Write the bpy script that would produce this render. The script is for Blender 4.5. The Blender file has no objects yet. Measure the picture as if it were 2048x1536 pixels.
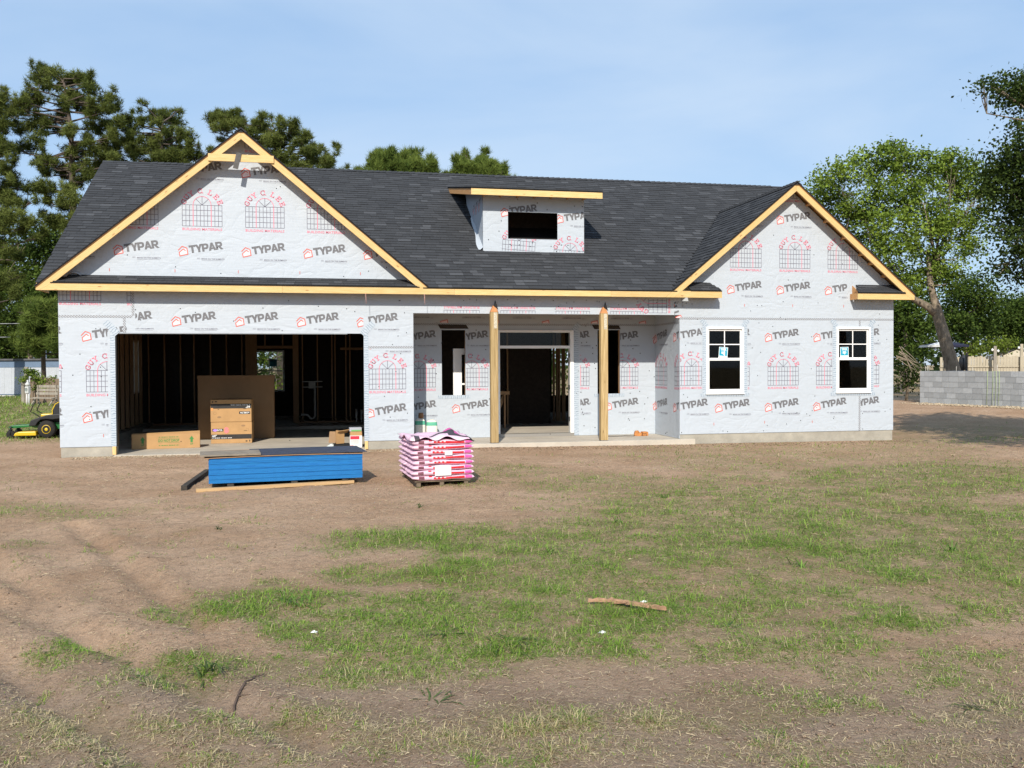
import bpy, math, random
import numpy as np
from mathutils import Vector, Matrix, Euler
rnd = random.Random(7)
rng = np.random.default_rng(7)
sc = bpy.context.scene
COL = sc.collection

# ------------------------------------------------------------------ camera, sky, sun, exposure
CP = np.array([4.9981, -19.4302, 1.7562]); YAW, PITCH, ROLL, FPX = .2067, -.0195, -.0048, 1835.1155
_F = np.array([math.sin(YAW)*math.cos(PITCH), math.cos(YAW)*math.cos(PITCH), math.sin(PITCH)])
_r = np.array([math.cos(YAW), -math.sin(YAW), 0.]); _u = np.cross(_r, _F)
_c, _s = math.cos(ROLL), math.sin(ROLL)
_R, _U = _c*_r+_s*_u, -_s*_r+_c*_u
cam = bpy.data.cameras.new('camera'); cam.sensor_width = 36; cam.lens = FPX*36/2048
cam.clip_start = .05; cam.clip_end = 3000
camo = bpy.data.objects.new('camera', cam); COL.objects.link(camo)
M = Matrix(((_R[0], _U[0], -_F[0], CP[0]), (_R[1], _U[1], -_F[1], CP[1]), (_R[2], _U[2], -_F[2], CP[2]), (0, 0, 0, 1)))
camo.matrix_world = M
sc.camera = camo
sc.render.resolution_x, sc.render.resolution_y = 1024, 768

SUN = Vector((.2845, 1., -.685)).normalized()          # direction the light travels
EL = math.asin(-SUN.z); AZ = math.atan2(-SUN.x, -SUN.y)
world = bpy.data.worlds.new('World'); sc.world = world; world.use_nodes = True
wn, wl = world.node_tree.nodes, world.node_tree.links
wn.clear()
wo = wn.new('ShaderNodeOutputWorld'); bg = wn.new('ShaderNodeBackground')
sky = wn.new('ShaderNodeTexSky'); sky.sky_type = 'NISHITA'; sky.sun_disc = False
sky.sun_elevation = EL; sky.sun_rotation = AZ; sky.altitude = 20; sky.air_density = 1.15; sky.dust_density = .25; sky.ozone_density = 2.2
tc = wn.new('ShaderNodeTexCoord'); mp = wn.new('ShaderNodeMapping'); mp.inputs['Scale'].default_value = (1.1, 1.6, 4.2); mp.inputs['Rotation'].default_value = (.35, .5, .6)
nz = wn.new('ShaderNodeTexNoise'); nz.inputs['Scale'].default_value = 1.5; nz.inputs['Detail'].default_value = 7; nz.inputs['Roughness'].default_value = .5; nz.inputs['Distortion'].default_value = .35
cr = wn.new('ShaderNodeValToRGB'); cr.color_ramp.elements[0].position = .33; cr.color_ramp.elements[0].color = (0, 0, 0, 1)
cr.color_ramp.elements[1].position = .70; cr.color_ramp.elements[1].color = (.66, .66, .66, 1)
veil = wn.new('ShaderNodeMixRGB'); veil.inputs['Fac'].default_value = .62; veil.inputs['Color2'].default_value = (3.7, 5.9, 9.2, 1)      # thin even high cloud
mx = wn.new('ShaderNodeMixRGB'); mx.inputs['Color2'].default_value = (6.3, 7.5, 8.9, 1)
wl.new(tc.outputs['Generated'], mp.inputs['Vector']); wl.new(mp.outputs['Vector'], nz.inputs['Vector']); wl.new(nz.outputs['Fac'], cr.inputs['Fac'])
wl.new(cr.outputs['Color'], mx.inputs['Fac']); wl.new(sky.outputs['Color'], veil.inputs['Color1']); wl.new(veil.outputs['Color'], mx.inputs['Color1']); wl.new(mx.outputs['Color'], bg.inputs['Color'])
bg.inputs['Strength'].default_value = .10
wl.new(bg.outputs['Background'], wo.inputs['Surface'])
sun = bpy.data.lights.new('sun', 'SUN'); sun.energy = 4.7; sun.angle = math.radians(.53); sun.color = (1., .93, .82)
suno = bpy.data.objects.new('sun', sun); COL.objects.link(suno)
suno.rotation_euler = SUN.to_track_quat('-Z', 'Y').to_euler(); suno.location = (-5, -25, 20)
vs = sc.view_settings; vs.view_transform = 'Standard'; vs.look = 'None'; vs.exposure = .15; vs.gamma = 1.; vs.use_curve_mapping = False
sc.cycles.use_denoising = True; sc.cycles.denoising_prefilter = 'FAST'; sc.cycles.max_bounces = 8; sc.cycles.transparent_max_bounces = 8
sc.cycles.caustics_reflective = False; sc.cycles.caustics_refractive = False

def ray(px, py): return _F+_R*(px-1024)/FPX-_U*(py-768)/FPX
def at(px, py, X=None, Y=None, Z=None, D=None):          # a pixel of the photograph on a known plane or at a known distance
    d = ray(px, py)
    t = (X-CP[0])/d[0] if X is not None else (Y-CP[1])/d[1] if Y is not None else (Z-CP[2])/d[2] if Z is not None else D
    return CP+d*t
def proj(P):
    d = np.asarray(P, float)-CP; z = d@_F
    return 1024+FPX*(d@_R)/z, 768-FPX*(d@_U)/z, z

# ------------------------------------------------------------------ numpy value noise
_perm = np.random.default_rng(3).random((64, 64))
def vnoise(x, y):
    xi = np.floor(x).astype(int); yi = np.floor(y).astype(int); fx = x-xi; fy = y-yi
    fx = fx*fx*(3-2*fx); fy = fy*fy*(3-2*fy)
    a = _perm[xi % 64, yi % 64]; b = _perm[(xi+1) % 64, yi % 64]; c = _perm[xi % 64, (yi+1) % 64]; d = _perm[(xi+1) % 64, (yi+1) % 64]
    return (a*(1-fx)+b*fx)*(1-fy)+(c*(1-fx)+d*fx)*fy
def fbm(x, y, o=4):
    s = 0; a = .5
    for i in range(o): s = s+a*vnoise(x*2**i+17.3*i, y*2**i+9.1*i); a *= .5
    return s/(1-.5**o)
def sstep(a, b, x): t = np.clip((x-a)/(b-a), 0, 1); return t*t*(3-2*t)

# ------------------------------------------------------------------ materials
MATS = {}
def mat(name, base, rough=.7, var=0., scale=6., bump=0., bscale=30., spec=.3, metal=0., uv=False, stretch=(1, 1, 1), tint=0., tintcol=None, var2=None, trans=0., coat=0., detail=6):
    if name in MATS: return MATS[name]
    m = bpy.data.materials.new(name); m.use_nodes = True
    n, l = m.node_tree.nodes, m.node_tree.links
    p = n['Principled BSDF']; p.inputs['Roughness'].default_value = rough; p.inputs['Metallic'].default_value = metal
    p.inputs['Specular IOR Level'].default_value = spec
    if coat: p.inputs['Coat Weight'].default_value = coat
    tcn = n.new('ShaderNodeTexCoord'); mpn = n.new('ShaderNodeMapping'); mpn.inputs['Scale'].default_value = stretch
    l.new(tcn.outputs['UV' if uv else 'Object'], mpn.inputs['Vector'])
    col = n.new('ShaderNodeRGB'); col.outputs[0].default_value = (*base, 1); out = col.outputs[0]
    if var or var2:
        nn = n.new('ShaderNodeTexNoise'); nn.inputs['Scale'].default_value = scale; nn.inputs['Detail'].default_value = detail; nn.inputs['Roughness'].default_value = .62
        l.new(mpn.outputs['Vector'], nn.inputs['Vector'])
        rp = n.new('ShaderNodeValToRGB'); e = rp.color_ramp.elements
        e[0].position = .3; e[1].position = .7
        lo = tuple(max(0, c*(1-var)) for c in base); hi = tuple(min(1, c*(1+var)) for c in base)
        if var2: lo, hi = base, var2
        e[0].color = (*lo, 1); e[1].color = (*hi, 1)
        l.new(nn.outputs['Fac'], rp.inputs['Fac']); out = rp.outputs['Color']
    if tint:
        at_ = n.new('ShaderNodeAttribute'); at_.attribute_name = 'tint'
        if tintcol:
            mxx = n.new('ShaderNodeMixRGB'); mxx.blend_type = 'MIX'; mxx.inputs['Color2'].default_value = (*tintcol, 1)
            l.new(at_.outputs['Fac'], mxx.inputs['Fac']); l.new(out, mxx.inputs['Color1'])
        else:
            mr = n.new('ShaderNodeMapRange'); mr.inputs['To Min'].default_value = 1-tint; mr.inputs['To Max'].default_value = 1+tint
            l.new(at_.outputs['Fac'], mr.inputs['Value'])
            mxx = n.new('ShaderNodeMixRGB'); mxx.blend_type = 'MULTIPLY'; mxx.inputs['Fac'].default_value = 1
            l.new(out, mxx.inputs['Color1']); l.new(mr.outputs['Result'], mxx.inputs['Color2'])
        out = mxx.outputs['Color']
    l.new(out, p.inputs['Base Color'])
    if bump:
        bn = n.new('ShaderNodeTexNoise'); bn.inputs['Scale'].default_value = bscale; bn.inputs['Detail'].default_value = 5
        l.new(mpn.outputs['Vector'], bn.inputs['Vector'])
        bp = n.new('ShaderNodeBump'); bp.inputs['Strength'].default_value = bump; bp.inputs['Distance'].default_value = .02
        l.new(bn.outputs['Fac'], bp.inputs['Height']); l.new(bp.outputs['Normal'], p.inputs['Normal'])
    if trans:
        tr = n.new('ShaderNodeBsdfTranslucent'); ms = n.new('ShaderNodeMixShader'); ms.inputs['Fac'].default_value = trans
        l.new(out, tr.inputs['Color']); l.new(p.outputs['BSDF'], ms.inputs[1]); l.new(tr.outputs['BSDF'], ms.inputs[2])
        l.new(ms.outputs['Shader'], n['Material Output'].inputs['Surface'])
    MATS[name] = m
    return m

def lumber(m, dark=(.30, .14, .05)):
    n, l = m.node_tree.nodes, m.node_tree.links; p = n['Principled BSDF']; src = p.inputs['Base Color'].links[0].from_socket
    t = n.new('ShaderNodeTexCoord'); q = n.new('ShaderNodeMapping'); q.inputs['Scale'].default_value = (2.6, 9., 1); l.new(t.outputs['UV'], q.inputs['Vector'])
    v = n.new('ShaderNodeTexVoronoi'); v.inputs['Scale'].default_value = 1.; v.inputs['Randomness'].default_value = 1.; l.new(q.outputs['Vector'], v.inputs['Vector'])
    r = n.new('ShaderNodeValToRGB'); e = r.color_ramp.elements; e[0].position = .06; e[0].color = (.75, .75, .75, 1); e[1].position = .13; e[1].color = (0, 0, 0, 1); l.new(v.outputs['Distance'], r.inputs['Fac'])
    x = n.new('ShaderNodeMixRGB'); x.inputs['Color2'].default_value = (*dark, 1); l.new(r.outputs['Color'], x.inputs['Fac']); l.new(src, x.inputs['Color1'])
    oi = n.new('ShaderNodeObjectInfo'); mr = n.new('ShaderNodeMapRange'); mr.inputs['To Min'].default_value = .84; mr.inputs['To Max'].default_value = 1.06; l.new(oi.outputs['Random'], mr.inputs['Value'])
    y = n.new('ShaderNodeMixRGB'); y.blend_type = 'MULTIPLY'; y.inputs['Fac'].default_value = 1; l.new(x.outputs['Color'], y.inputs['Color1']); l.new(mr.outputs['Result'], y.inputs['Color2'])
    l.new(y.outputs['Color'], p.inputs['Base Color']); return m
def wrap_material(name, base):
    # woven housewrap sheet: faint creases and quilted ripples between the staples
    m = bpy.data.materials.new(name); m.use_nodes = True
    n, l = m.node_tree.nodes, m.node_tree.links; p = n['Principled BSDF']
    p.inputs['Roughness'].default_value = .55; p.inputs['Specular IOR Level'].default_value = .25
    t = n.new('ShaderNodeTexCoord')
    def noise(scale, st, det, dist=0.):
        q = n.new('ShaderNodeMapping'); q.inputs['Scale'].default_value = st; l.new(t.outputs['Object'], q.inputs['Vector'])
        k = n.new('ShaderNodeTexNoise'); k.inputs['Scale'].default_value = scale; k.inputs['Detail'].default_value = det; k.inputs['Distortion'].default_value = dist
        l.new(q.outputs['Vector'], k.inputs['Vector']); return k
    a = noise(1.6, (1, 1, 1.3), 3, .8); b = noise(3.0, (1, 1, 8.0), 4, .3); c = noise(26., (1, 1, 1), 2)
    rid = n.new('ShaderNodeMath'); rid.operation = 'SUBTRACT'; rid.inputs[1].default_value = .5; l.new(a.outputs['Fac'], rid.inputs[0])
    ab = n.new('ShaderNodeMath'); ab.operation = 'ABSOLUTE'; l.new(rid.outputs[0], ab.inputs[0])
    pw = n.new('ShaderNodeMath'); pw.operation = 'POWER'; pw.inputs[1].default_value = .5; l.new(ab.outputs[0], pw.inputs[0])
    s1 = n.new('ShaderNodeMath'); s1.operation = 'MULTIPLY_ADD'; s1.inputs[1].default_value = .30; l.new(b.outputs['Fac'], s1.inputs[0]); l.new(pw.outputs[0], s1.inputs[2])
    s2 = n.new('ShaderNodeMath'); s2.operation = 'MULTIPLY_ADD'; s2.inputs[1].default_value = .05; l.new(c.outputs['Fac'], s2.inputs[0]); l.new(s1.outputs[0], s2.inputs[2])
    bp = n.new('ShaderNodeBump'); bp.inputs['Strength'].default_value = .5; bp.inputs['Distance'].default_value = .03
    l.new(s2.outputs[0], bp.inputs['Height']); l.new(bp.outputs['Normal'], p.inputs['Normal'])
    rp = n.new('ShaderNodeValToRGB'); e = rp.color_ramp.elements; e[0].position = .3; e[1].position = .75
    e[0].color = (*[v*.97 for v in base], 1); e[1].color = (*base, 1)
    d = noise(.9, (1, 1, 1), 6); l.new(d.outputs['Fac'], rp.inputs['Fac']); l.new(rp.outputs['Color'], p.inputs['Base Color'])
    MATS[name] = m; return m

def wave_material(name, base, line, scale, axis, thr, dist=0., mul=(1, 1, 1)):
    # printed tape: base sheet with repeating strokes
    m = bpy.data.materials.new(name); m.use_nodes = True
    n, l = m.node_tree.nodes, m.node_tree.links; p = n['Principled BSDF']; p.inputs['Roughness'].default_value = .5
    t = n.new('ShaderNodeTexCoord'); q = n.new('ShaderNodeMapping'); q.inputs['Scale'].default_value = mul
    l.new(t.outputs['UV'], q.inputs['Vector'])
    w = n.new('ShaderNodeTexWave'); w.wave_type = 'BANDS'; w.bands_direction = axis; w.inputs['Scale'].default_value = scale
    w.inputs['Distortion'].default_value = dist; w.inputs['Detail'].default_value = 2; w.inputs['Detail Scale'].default_value = 2.
    l.new(q.outputs['Vector'], w.inputs['Vector'])
    rp = n.new('ShaderNodeValToRGB'); e = rp.color_ramp.elements
    e[0].position = thr-.06; e[0].color = (*base, 1); e[1].position = thr+.06; e[1].color = (*line, 1)
    l.new(w.outputs['Fac'], rp.inputs['Fac']); l.new(rp.outputs['Color'], p.inputs['Base Color'])
    MATS[name] = m; return m

def glass_material(name):
    m = bpy.data.materials.new(name); m.use_nodes = True
    n, l = m.node_tree.nodes, m.node_tree.links
    n.remove(n['Principled BSDF'])
    tr = n.new('ShaderNodeBsdfTransparent'); tr.inputs['Color'].default_value = (.80, .84, .83, 1)
    gl = n.new('ShaderNodeBsdfGlossy'); gl.inputs['Roughness'].default_value = .02
    fr = n.new('ShaderNodeFresnel'); fr.inputs['IOR'].default_value = 1.27
    ms = n.new('ShaderNodeMixShader'); l.new(fr.outputs[0], ms.inputs[0]); l.new(tr.outputs[0], ms.inputs[1]); l.new(gl.outputs[0], ms.inputs[2])
    l.new(ms.outputs[0], n['Material Output'].inputs['Surface']); MATS[name] = m; return m

WRAP = wrap_material('house_wrap', (.47, .515, .565))
P_GREY = mat('print_grey', (.15, .15, .16), .6, .25, 40)
P_RED = mat('print_red', (.60, .12, .09), .6)
P_PINK = mat('print_pink', (.66, .19, .26), .6)
P_LINE = mat('print_line', (.14, .13, .17), .6)
P_WHITE = mat('print_white', (.82, .82, .8), .5)
DASH = wave_material('seam_tape', (.48, .51, .55), (.10, .10, .11), 12., 'DIAGONAL', .62, 0., (1, 1.6, 1))
FLASH = wave_material('flashing_tape', (.45, .51, .57), (.22, .28, .35), 6.5, 'X', .84, 5.0, (1, 1, 1))
PINE = mat('new_pine', (.62, .40, .145), .6, uv=True, var2=(.74, .55, .265), scale=5, stretch=(.7, 9, 1), bump=.15, bscale=12)
lumber(PINE)
PINE_O = mat('raw_pine', (.52, .25, .085), .65, uv=True, var2=(.64, .36, .15), scale=4, stretch=(.6, 9, 1))
POST = mat('treated_post', (.28, .175, .06), .75, uv=True, var2=(.60, .45, .235), scale=3.2, stretch=(.5, 16, 1), bump=.35, bscale=14)
lumber(POST, (.16, .09, .03)); STUD = mat('stud_wood', (.36, .21, .11), .8, uv=True, var2=(.48, .30, .165), scale=4, stretch=(.6, 9, 1))
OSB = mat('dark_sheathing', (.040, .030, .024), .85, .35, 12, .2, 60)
CONC = mat('concrete', (.36, .335, .28), .9, .22, 2.5, .35, 40)
CONC_F = mat('concrete_floor', (.50, .45, .375), .85, .14, 1.6, .15, 50)
SHING = mat('asphalt_shingle', (.039, .041, .045), .92, .30, 130., .5, 240, tint=.01, tintcol=(.100, .104, .112), spec=.18)
SHED = mat('shingle_edge', (.012, .012, .013), .9)
VINYL = mat('white_vinyl', (.86, .86, .84), .35, spec=.4)
BLACK = mat('black_plastic', (.012, .012, .013), .5)
STEEL = mat('galvanised_steel', (.30, .31, .32), .45, .25, 20, metal=.7)
GLASS = glass_material('window_glass')
CARD = mat('cardboard', (.46, .275, .125), .85, .08, 5, .12, 40)
CARD_D = mat('cardboard_dull', (.30, .185, .10), .85, .1, 3, .1, 30)
INKB = mat('carton_black_ink', (.035, .033, .032), .7, .2, 20)
GREEN_INK = mat('green_ink', (.06, .23, .06), .7)

# ------------------------------------------------------------------ mesh building
class MB:
    def __init__(s): s.v = []; s.f = []; s.m = []; s.uv = []; s.t = []; s.sm = []
    def idx(s, pts): i = len(s.v); s.v.extend([tuple(map(float, p)) for p in pts]); return list(range(i, i+len(pts)))
    def fi(s, ids, mat=0, uv=None, tint=0., smooth=False):
        s.f.append(list(ids)); s.m.append(mat); s.t.append(tint); s.sm.append(smooth)
        s.uv.append(uv if uv else [(0., 0.)]*len(ids))
    def face(s, pts, mat=0, uv=None, tint=0.): s.fi(s.idx(pts), mat, uv, tint)
    def obox(s, c, ax, ay, az, mat=0, tint=0.):
        # oriented box: centre and three half-axis vectors; u runs along ax
        c, ax, ay, az = (np.asarray(q, float) for q in (c, ax, ay, az))
        P = [c+i*ax+j*ay+k*az for k in (-1, 1) for j in (-1, 1) for i in (-1, 1)]
        I = s.idx(P); L = [2*np.linalg.norm(a) for a in (ax, ay, az)]
        off = rnd.random()*50
        for q, (a, b) in (((0, 2, 3, 1), (1, 0)), ((4, 5, 7, 6), (0, 1)), ((0, 1, 5, 4), (0, 2)), ((2, 6, 7, 3), (2, 0)), ((0, 4, 6, 2), (2, 1)), ((1, 3, 7, 5), (1, 2))):
            la, lb = L[a], L[b]; u = [(0, 0), (la, 0), (la, lb), (0, lb)]
            if b == 0 or (a != 0 and L[b] > L[a]): u = [(y, x) for x, y in u]
            s.fi([I[k] for k in q], mat, [(x+off, y+off*.37) for x, y in u], tint)
    def box(s, x0, x1, y0, y1, z0, z1, mat=0, tint=0.):
        d = ((x1-x0)/2, (y1-y0)/2, (z1-z0)/2); c = ((x0+x1)/2, (y0+y1)/2, (z0+z1)/2)
        o = sorted(range(3), key=lambda i: -abs(d[i])); A = [np.eye(3)[i]*d[i] for i in o]
        s.obox(c, A[0], A[1], A[2], mat, tint)
    def beam(s, p, q, w, h, up=(0, 0, 1), mat=0, tint=0.):
        p, q = np.asarray(p, float), np.asarray(q, float); d = q-p; L = np.linalg.norm(d); d = d/L
        up = np.asarray(up, float); sd = np.cross(d, up); sd = sd/np.linalg.norm(sd); up = np.cross(sd, d)
        s.obox((p+q)/2, d*L/2, sd*w/2, up*h/2, mat, tint)
    def prism(s, mp, poly, d0, d1, mf=0, ms=None, uvd=(1, 0)):
        ms = mf if ms is None else ms
        off = rnd.random()*30; ux, uy = uvd
        uv = [(p[0]*ux+p[1]*uy+off, -p[0]*uy+p[1]*ux+off*.3) for p in poly]
        A = s.idx([mp(u, z, d0) for u, z in poly]); B = s.idx([mp(u, z, d1) for u, z in poly])
        s.fi(A, mf, uv); s.fi(B[::-1], ms, uv[::-1]); n = len(poly)
        for i in range(n):
            j = (i+1) % n; L = math.dist(poly[i], poly[j])
            s.fi([A[i], B[i], B[j], A[j]], ms, [(off, 0), (off, abs(d1-d0)), (off+L, abs(d1-d0)), (off+L, 0)])
    def wall(s, mp, u0, u1, z0, z1, holes, d0, d1, mf=0, mb=0, ms=0):
        us = sorted({u0, u1, *[h[0] for h in holes], *[h[1] for h in holes]}); zs = sorted({z0, z1, *[h[2] for h in holes], *[h[3] for h in holes]})
        us = [u for u in us if u0 <= u <= u1]; zs = [z for z in zs if z0 <= z <= z1]
        nu, nz_ = len(us)-1, len(zs)-1
        sol = [[not any(h[0]-1e-6 <= us[i] and us[i+1] <= h[1]+1e-6 and h[2]-1e-6 <= zs[j] and zs[j+1] <= h[3]+1e-6 for h in holes) for j in range(nz_)] for i in range(nu)]
        for i in range(nu):
            for j in range(nz_):
                if not sol[i][j]: continue
                a, b, c, d = us[i], us[i+1], zs[j], zs[j+1]
                s.face([mp(a, c, d0), mp(b, c, d0), mp(b, d, d0), mp(a, d, d0)], mf)
                s.face([mp(a, c, d1), mp(a, d, d1), mp(b, d, d1), mp(b, c, d1)], mb)
                if i == 0 or not sol[i-1][j]: s.face([mp(a, c, d0), mp(a, d, d0), mp(a, d, d1), mp(a, c, d1)], ms)
                if i == nu-1 or not sol[i+1][j]: s.face([mp(b, c, d0), mp(b, c, d1), mp(b, d, d1), mp(b, d, d0)], ms)
                if j == 0 or not sol[i][j-1]: s.face([mp(a, c, d0), mp(a, c, d1), mp(b, c, d1), mp(b, c, d0)], ms)
                if j == nz_-1 or not sol[i][j+1]: s.face([mp(a, d, d0), mp(b, d, d0), mp(b, d, d1), mp(a, d, d1)], ms)
    def tube(s, pts, rad, n=8, mat=0, caps=True, tint=0., squash=1.):
        pts = [np.asarray(p, float) for p in pts]; rings = []
        rad = [rad]*len(pts) if np.isscalar(rad) else rad
        a = None; L = 0
        for i, p in enumerate(pts):
            d = pts[min(i+1, len(pts)-1)]-pts[max(i-1, 0)]; d = d/(np.linalg.norm(d)+1e-9)
            if a is None:
                a = np.cross(d, (0, 0, 1.) if abs(d[2]) < .9 else (1., 0, 0))
            a = a-d*(a@d); a = a/(np.linalg.norm(a)+1e-9); b = np.cross(d, a)
            if i: L += np.linalg.norm(p-pts[i-1])
            rings.append((s.idx([p+rad[i]*(math.cos(2*math.pi*k/n)*a+squash*math.sin(2*math.pi*k/n)*b) for k in range(n)]), L))
        for (r0, l0), (r1, l1) in zip(rings, rings[1:]):
            for k in range(n):
                j = (k+1) % n
                s.fi([r0[k], r0[j], r1[j], r1[k]], mat, [(l0, k/n), (l0, (k+1)/n), (l1, (k+1)/n), (l1, k/n)], tint, True)
        if caps: s.fi(rings[0][0][::-1], mat, None, tint); s.fi(rings[-1][0], mat, None, tint)
    def lathe(s, prof, c=(0, 0, 0), ax='z', n=20, mat=0):
        # prof: (radius, height) pairs round an axis through c
        rings = []
        for r, h in prof:
            R = []
            for k in range(n):
                x, y = r*math.cos(2*math.pi*k/n), r*math.sin(2*math.pi*k/n)
                R.append({'z': (c[0]+x, c[1]+y, c[2]+h), 'y': (c[0]+x, c[1]+h, c[2]+y), 'x': (c[0]+h, c[1]+x, c[2]+y)}[ax])
            rings.append(s.idx(R))
        for r0, r1 in zip(rings, rings[1:]):
            for k in range(n): s.fi([r0[k], r0[(k+1) % n], r1[(k+1) % n], r1[k]], mat, None, 0., True)
        s.fi(rings[0][::-1], mat); s.fi(rings[-1], mat)
    def mesh(s, name, mats):
        me = bpy.data.meshes.new(name); me.from_pydata(s.v, [], s.f)
        for m_ in mats: me.materials.append(m_)
        n = len(s.f)
        me.polygons.foreach_set('material_index', s.m); me.polygons.foreach_set('use_smooth', s.sm)
        ul = me.uv_layers.new(name='UVMap'); ul.data.foreach_set('uv', [c for fuv in s.uv for p in fuv for c in p])
        a = me.attributes.new('tint', 'FLOAT', 'FACE'); a.data.foreach_set('value', s.t)
        me.update(); return me
    def build(s, name, mats, parent=None, bevel=0., loc=None, rz=0.):
        if not isinstance(mats, (list, tuple)): mats = [mats]
        o = bpy.data.objects.new(name, s.mesh(name, mats)); COL.objects.link(o)
        if parent: o.parent = parent
        if loc is not None: o.location = loc
        if rz: o.rotation_euler.z = rz
        if bevel:
            b = o.modifiers.new('bevel', 'BEVEL'); b.width = bevel; b.segments = 2; b.limit_method = 'ANGLE'
        return o

def np_mesh(name, V, F, mats, tint=None, parent=None, midx=None, smooth=False):
    me = bpy.data.meshes.new(name); V = np.ascontiguousarray(V, dtype=np.float32); F = np.ascontiguousarray(F, dtype=np.int32)
    n, k = F.shape
    me.vertices.add(len(V)); me.vertices.foreach_set('co', V.ravel())
    me.loops.add(n*k); me.loops.foreach_set('vertex_index', F.ravel())
    me.polygons.add(n); me.polygons.foreach_set('loop_start', np.arange(0, n*k, k, dtype=np.int32)); me.polygons.foreach_set('loop_total', np.full(n, k, dtype=np.int32))
    for m_ in (mats if isinstance(mats, (list, tuple)) else [mats]): me.materials.append(m_)
    if midx is not None: me.polygons.foreach_set('material_index', np.asarray(midx, dtype=np.int32))
    if smooth: me.polygons.foreach_set('use_smooth', np.ones(n, dtype=bool))
    if tint is not None:
        a = me.attributes.new('tint', 'FLOAT', 'FACE'); a.data.foreach_set('value', np.asarray(tint, dtype=np.float32))
    me.update(calc_edges=True); me.validate()
    o = bpy.data.objects.new(name, me); COL.objects.link(o)
    if parent: o.parent = parent
    return o

def tag(o, label=None, cat=None, group=None, kind=None):
    if label: o['label'] = label
    if cat: o['category'] = cat
    if group: o['group'] = group
    if kind: o['kind'] = kind
    return o
def thing(name, label, cat, loc=(0, 0, 0), rz=0., group=None):
    o = bpy.data.objects.new(name, None); COL.objects.link(o); o.location = loc; o.rotation_euler = (0, 0, rz); o.empty_display_size = .2
    return tag(o, label, cat, group)
def copy_tree(o, parent=None):
    c = o.copy(); COL.objects.link(c)
    if parent: c.parent = parent
    for ch in o.children: copy_tree(ch, c)
    return c

def text_tris(txt, size=1., bold=0.):
    # flat triangles of a word in the built-in font, origin at the left end of the baseline, cap height about `size`
    cu = bpy.data.curves.new('t', 'FONT'); cu.body = txt; cu.resolution_u = 2; cu.offset = bold*size; cu.size = size/.70
    o = bpy.data.objects.new('t', cu); COL.objects.link(o)
    dg = bpy.context.evaluated_depsgraph_get(); me = o.evaluated_get(dg).to_mesh()
    me.calc_loop_triangles(); V = [tuple(v.co[:2]) for v in me.vertices]; T = [[V[i] for i in t.vertices] for t in me.loop_triangles]
    o.evaluated_get(dg).to_mesh_clear(); bpy.data.objects.remove(o); bpy.data.curves.remove(cu)
    xs = [p[0] for t in T for p in t]; x0, x1 = min(xs), max(xs)
    return [[(p[0]-x0, p[1]) for p in t] for t in T], x1-x0
# ------------------------------------------------------------------ ground
HX0, HX1, HY0, HY1 = 0., 18.307, 0., 11.1
def seg_dist(x, y, poly):
    best = np.full(x.shape, 1e9)
    for (ax, ay), (bx, by) in zip(poly, poly[1:]):
        dx, dy = bx-ax, by-ay; t = np.clip(((x-ax)*dx+(y-ay)*dy)/(dx*dx+dy*dy), 0, 1)
        best = np.minimum(best, np.hypot(x-ax-t*dx, y-ay-t*dy))
    return best
def gpoly(pts): return [tuple(at(px, py, Z=0)[:2]) for px, py in pts]
TRACKS = [gpoly(q) for q in ([(-60, 1090), (40, 1165), (130, 1235), (260, 1320), (420, 1400), (640, 1490)],
                             [(-80, 1190), (30, 1215), (90, 1250), (200, 1300)],
                             [(150, 1050), (230, 1110), (330, 1190), (420, 1270)],
                             [(-100, 1290), (10, 1330), (90, 1390), (220, 1470), (330, 1540)])]
def terrain(x, y, fine=True):
    x = np.asarray(x, float); y = np.asarray(y, float)
    dx = np.maximum(np.maximum(HX0-x, x-HX1), 0); dy = np.maximum(np.maximum(HY0-y, y-HY1), 0); d = np.hypot(dx, dy)
    far = sstep(.3, 3., d)
    base = np.interp(x, [-2, 0, 7, 12.9, 18.3, 22], [.0, .005, .025, -.015, -.04, -.02])
    h = base*(1-far)+far*.10*(fbm(x*.22+3, y*.22)-.5)
    h = h+.27*sstep(20, 26.5, x)*sstep(2, 7.5, y)+.30*sstep(9, 20, y)*sstep(2, -3, x)
    if fine:
        h = h+(.3+.7*far)*(.05*(fbm(x*1.7, y*1.7, 3)-.5)+.036*(fbm(x*6.3, y*6.3, 3)-.5))*np.where(d < .02, 0, 1)
        near = (y < 1) & (y > -19) & (x < 7) & (x > -4)
        for i, T in enumerate(TRACKS):
            dd = seg_dist(x, y, T); h = h-np.where(near, .055*np.exp(-(dd/.10)**2)-.025*np.exp(-((dd-.2)/.09)**2), 0)
    inside = (x > HX0+.03) & (x < HX1-.03) & (y > HY0+.03) & (y < HY1-.03)
    return np.where(inside, -.2, h)
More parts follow.
